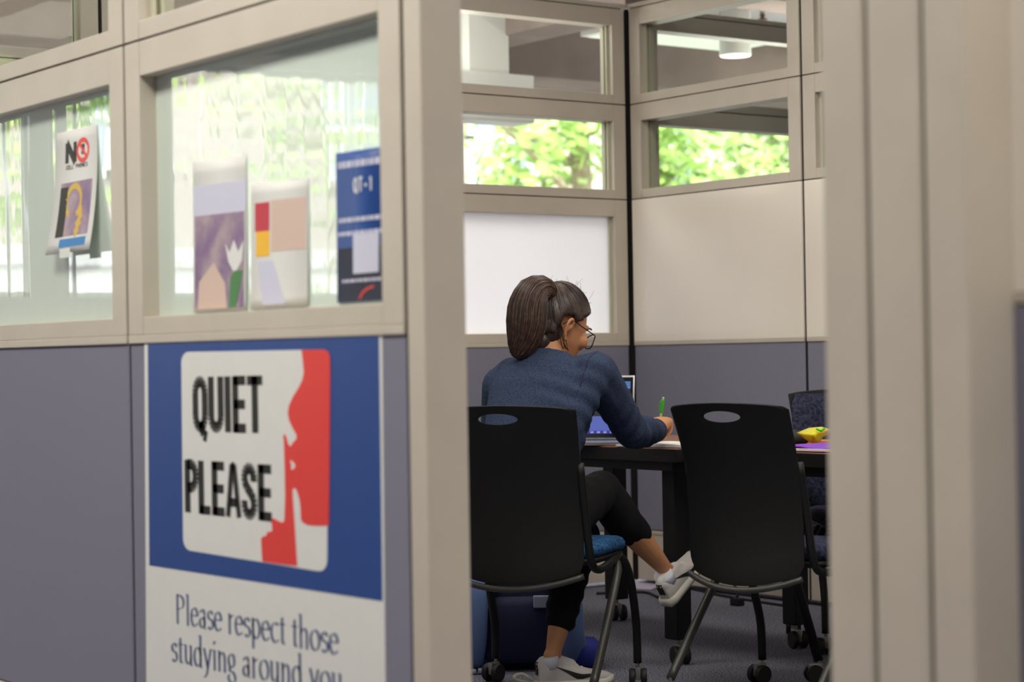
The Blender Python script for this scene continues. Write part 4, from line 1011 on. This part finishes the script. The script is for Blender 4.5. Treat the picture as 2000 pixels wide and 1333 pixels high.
XG = XF+.041                       # face of the glass boards
def curl_sheet(name, parent, px, m, bulge, X=XG, th=.0007, n=12, lift=.001):
    """paper sheet from four picture corners on the glass, its foot curling off by bulge"""
    q = [onX(x, y, X) for x, y in px]; bm = bmesh.new(); F, B = [], []
    for i in range(n+1):
        v = i/n; a = q[0].lerp(q[3], v); b = q[1].lerp(q[2], v); d = lift+bulge*v*v
        F.append([bm.verts.new(a.lerp(b, u)-Vector((d+.006*bulge*20*u*v*0+th, 0, 0))) for u in (0, .5, 1)]); B.append([bm.verts.new(a.lerp(b, u)-Vector((d, 0, 0))) for u in (0, .5, 1)])
    for i in range(n):
        for j in range(2): bm.faces.new((F[i][j], F[i][j+1], F[i+1][j+1], F[i+1][j])); bm.faces.new((B[i][j], B[i+1][j], B[i+1][j+1], B[i][j+1]))
        bm.faces.new((F[i][0], F[i+1][0], B[i+1][0], B[i][0])); bm.faces.new((F[i][2], B[i][2], B[i+1][2], F[i+1][2]))
    for r in (0, n): bm.faces.new((F[r][0], F[r][1], F[r][2], B[r][2], B[r][1], B[r][0]))
    o = obj(name, bm, m, parent, True)
    def on(u, v, e=.0006):         # a point on the sheet's face
        a = q[0].lerp(q[3], v); b = q[1].lerp(q[2], v); return a.lerp(b, u)-Vector((lift+bulge*v*v+th+e, 0, 0))
    return o, on
def patch(name, parent, on, pts, m, e=.0006, n=1):
    bm = bmesh.new(); prism(bm, [on(u, v, e) for u, v in pts], [on(u, v, .00005) for u, v in pts]); return obj(name, bm, m, parent)
def grid_patch(name, parent, on, u0, u1, v0, v1, m, e=.0005, n=8):
    bm = bmesh.new(); F = []; B = []
    for i in range(n+1):
        v = v0+(v1-v0)*i/n; F.append([bm.verts.new(on(u, v, e)) for u in (u0, u1)]); B.append([bm.verts.new(on(u, v, .0001)) for u in (u0, u1)])
    for i in range(n):
        bm.faces.new((F[i][0], F[i][1], F[i+1][1], F[i+1][0])); bm.faces.new((B[i][0], B[i+1][0], B[i+1][1], B[i][1])); bm.faces.new((F[i][0], F[i+1][0], B[i+1][0], B[i][0])); bm.faces.new((F[i][1], B[i][1], B[i+1][1], F[i+1][1]))
    bm.faces.new((F[0][0], B[0][0], B[0][1], F[0][1])); bm.faces.new((F[n][0], F[n][1], B[n][1], B[n][0])); return obj(name, bm, m, parent)
# no cell phones notice
nt = thing('phone_notice', 'curling no cell phones notice taped to the left glass board', 'sign', onX(145, 380, XG))
o_, on = curl_sheet('paper_sheet', nt, [(112, 261), (190, 243), (202, 488), (116, 500)], 'paper', .035)
mpN = lambda s, t, d: on(s, 1-t, .0004+d)
def uvline(bm, pts, wd, d=.0006):
    for (a, b), (c, e) in zip(pts, pts[1:]):
        L = math.hypot((c-a), (e-b)) or 1; nx, ny = -(e-b)/L*wd/2, (c-a)/L*wd/2
        q = [(a+nx, b+ny), (c+nx, e+ny), (c-nx, e-ny), (a-nx, b-ny)]; prism(bm, [on(u, v, d) for u, v in q], [on(u, v, .0001) for u, v in q])
bm = bmesh.new()
for st, wd in (([(.27, .10), (.27, .265)], .075), ([(.47, .10), (.47, .265)], .075), ([(.27, .10), (.47, .265)], .075)): uvline(bm, st, wd)
obj('lettering', bm, 'ink', nt)
bm = bmesh.new(); uvline(bm, [(.66+.135*cos(2*pi*k/28), .18+.082*sin(2*pi*k/28)) for k in range(29)], .038, .0009); uvline(bm, [(.57, .12), (.75, .24)], .03, .0009); obj('ban_ring', bm, 'posterred', nt)
bm = bmesh.new(); uvline(bm, [(.60, .15), (.70, .145)], .03); uvline(bm, [(.66, .15), (.66, .215)], .07); obj('phone_mark', bm, 'ink', nt)
# CELL PHONES in small block strokes
SM = {'C': [[(.9, .85), (.5, 1), (.1, .75), (.1, .25), (.5, 0), (.9, .15)]], 'E': [[(.1, 0), (.1, 1)], [(.1, 1), (.9, 1)], [(.1, .5), (.8, .5)], [(.1, 0), (.9, 0)]], 'L': [[(.1, 1), (.1, 0), (.9, 0)]], 'P': [[(.1, 0), (.1, 1), (.8, 1), (.8, .5), (.1, .5)]], 'H': [[(.1, 0), (.1, 1)], [(.9, 0), (.9, 1)], [(.1, .5), (.9, .5)]], 'O': [[(.1, .2), (.1, .8), (.5, 1), (.9, .8), (.9, .2), (.5, 0), (.1, .2)]], 'N': [[(.1, 0), (.1, 1), (.9, 0), (.9, 1)]], 'S': [[(.9, .9), (.4, 1), (.1, .75), (.9, .3), (.6, 0), (.1, .1)]], 'Q': [[(.1, .2), (.1, .8), (.5, 1), (.9, .8), (.9, .2), (.5, 0), (.1, .2)], [(.6, .3), (1, -.1)]], 'T': [[(.5, 0), (.5, 1)], [(.05, 1), (.95, 1)]], '1': [[(.3, .8), (.55, 1), (.55, 0)]], '-': [[(.2, .45), (.8, .45)]]}
def small_text(on_, txt, u0, u1, v0, v1, wd, parent, m):
    bm = bmesh.new(); n = len(txt); cw = (u1-u0)/n
    for i, c in enumerate(txt):
        if c == ' ': continue
        for st in SM[c]:
            P = [(u0+cw*(i+.12+.76*s), v1+(v0-v1)*t) for s, t in st]
            for (a, b), (g, e) in zip(P, P[1:]):
                dy = (e-b)*1.45; L = math.hypot(g-a, dy) or 1; nx, ny = -dy/L*wd/2, (g-a)/L*wd/2/1.45
                q = [(a+nx, b+ny), (g+nx, e+ny), (g-nx, e-ny), (a-nx, b-ny)]; prism(bm, [on_(u, v, .0006) for u, v in q], [on_(u, v, .0001) for u, v in q])
    obj('lettering', bm, m, parent)
small_text(on, 'CELL PHONES', .25, .78, .285, .315, .010, nt, 'ink')
ph = grid_patch('photo_print', nt, on, .16, .90, .425, .865, 'tan')
bm = bmesh.new()
loop = [(.50+.17*cos(a), .585+.125*sin(a)) for a in [R(60-300*k/24) for k in range(25)]]; uvline(bm, loop, .05, .0009); uvline(bm, [(.66, .64), (.70, .74), (.62, .80), (.66, .86)], .09, .0009); obj('gold_figure', bm, 'gold', ph)
grid_patch('dark_corner', ph, on, .16, .34, .46, .865, 'ink', .0009)
grid_patch('blue_strip', nt, on, .28, .88, .885, .955, 'stripblue')
bm = bmesh.new(); q = [onX(x, y, XG) for x, y in ((146, 488), (166, 484), (168, 503), (147, 505))]; prism(bm, [p-Vector((.040, 0, 0)) for p in q], [p-Vector((.0385, 0, 0)) for p in q]); obj('tape', bm, 'tape', nt)
# room sign
rs = thing('room_sign', 'dark blue printed sign taped at the right edge of the front glass board', 'sign', onX(700, 440, XG))
o_, on = curl_sheet('paper_sheet', rs, [(657, 300), (752, 286), (752, 586), (662, 592)], 'signblue', .002)
grid_patch('dark_print', rs, on, .02, .99, .64, .99, 'signdark')
small_text(on, 'QT-1', .36, .78, .185, .275, .028, rs, 'paper')
for v, u0, u1, h in ((.085, .06, .97, .045), (.455, .06, .97, .03), (.545, .04, .98, .028), (.86, .12, .95, .02)):
    bm = bmesh.new(); uu = u0; k = 0
    while uu < u1:
        L = .05+.05*((k*7) % 3)/2; q = [(uu, v-h/2), (min(u1, uu+L), v-h/2), (min(u1, uu+L), v+h/2), (uu, v+h/2)]
        prism(bm, [on(a, b, .0008) for a, b in q], [on(a, b, .0001) for a, b in q]); uu += L+.022; k += 1
    obj('printed_line', bm, 'lilac', rs)
patch('blank_square', rs, on, [(.36, .525+.03), (.90, .525+.03), (.90, .815), (.36, .815)], 'lilac', .0009)
bm = bmesh.new()
ar = [(.50, .98), (.56, .945), (.66, .92), (.80, .905)]
for (a, b), (c, d) in zip(ar, ar[1:]):
    q = [(a-.012, b-.006), (c-.012, d-.006), (c+.012, d+.006), (a+.012, b+.006)]; prism(bm, [on(u, v, .0010) for u, v in q], [on(u, v, .0001) for u, v in q])
obj('red_arc', bm, 'posterred', rs)
# two pictured leaflets
lf = thing('leaflet', 'leaflet with a purple picture and green leaves on the front glass board', 'leaflet', onX(430, 450, XG))
o_, on = curl_sheet('paper_sheet', lf, [(378, 318), (482, 303), (484, 606), (382, 611)], 'paper', .004)
grid_patch('photo_print', lf, on, .03, .97, .36, .98, 'tan'); grid_patch('pale_band', lf, on, .0, 1.0, .16, .36, 'lilac', .0004)
patch('white_flower', lf, on, [(.62, .56), (.70, .62), (.78, .54), (.86, .62), (.96, .55), (.93, .68), (.80, .76), (.68, .68)], 'paper', .0010)
patch('leaf_shape', lf, on, [(.70, .98), (.72, .78), (.80, .74), (.95, .74), (.90, .86), (.82, .98)], 'greenprint', .0012)
patch('pale_figure', lf, on, [(.10, .98), (.12, .80), (.40, .68), (.62, .82), (.66, .98)], 'pink', .0010)
lf = thing('leaflet', 'white leaflet with a red and amber block on the front glass board', 'leaflet', onX(548, 470, XG))
o_, on = curl_sheet('paper_sheet', lf, [(492, 362), (603, 348), (605, 598), (494, 605)], 'paper', .004)
grid_patch('red_block', lf, on, .07, .33, .15, .38, 'crimson'); grid_patch('amber_block', lf, on, .09, .33, .38, .58, 'yellowprint', .0006)
grid_patch('picture', lf, on, .36, .97, .14, .55, 'pink'); patch('pale_shape', lf, on, [(.12, .62), (.40, .62), (.62, .97), (.22, .97)], 'lilac', .0006)
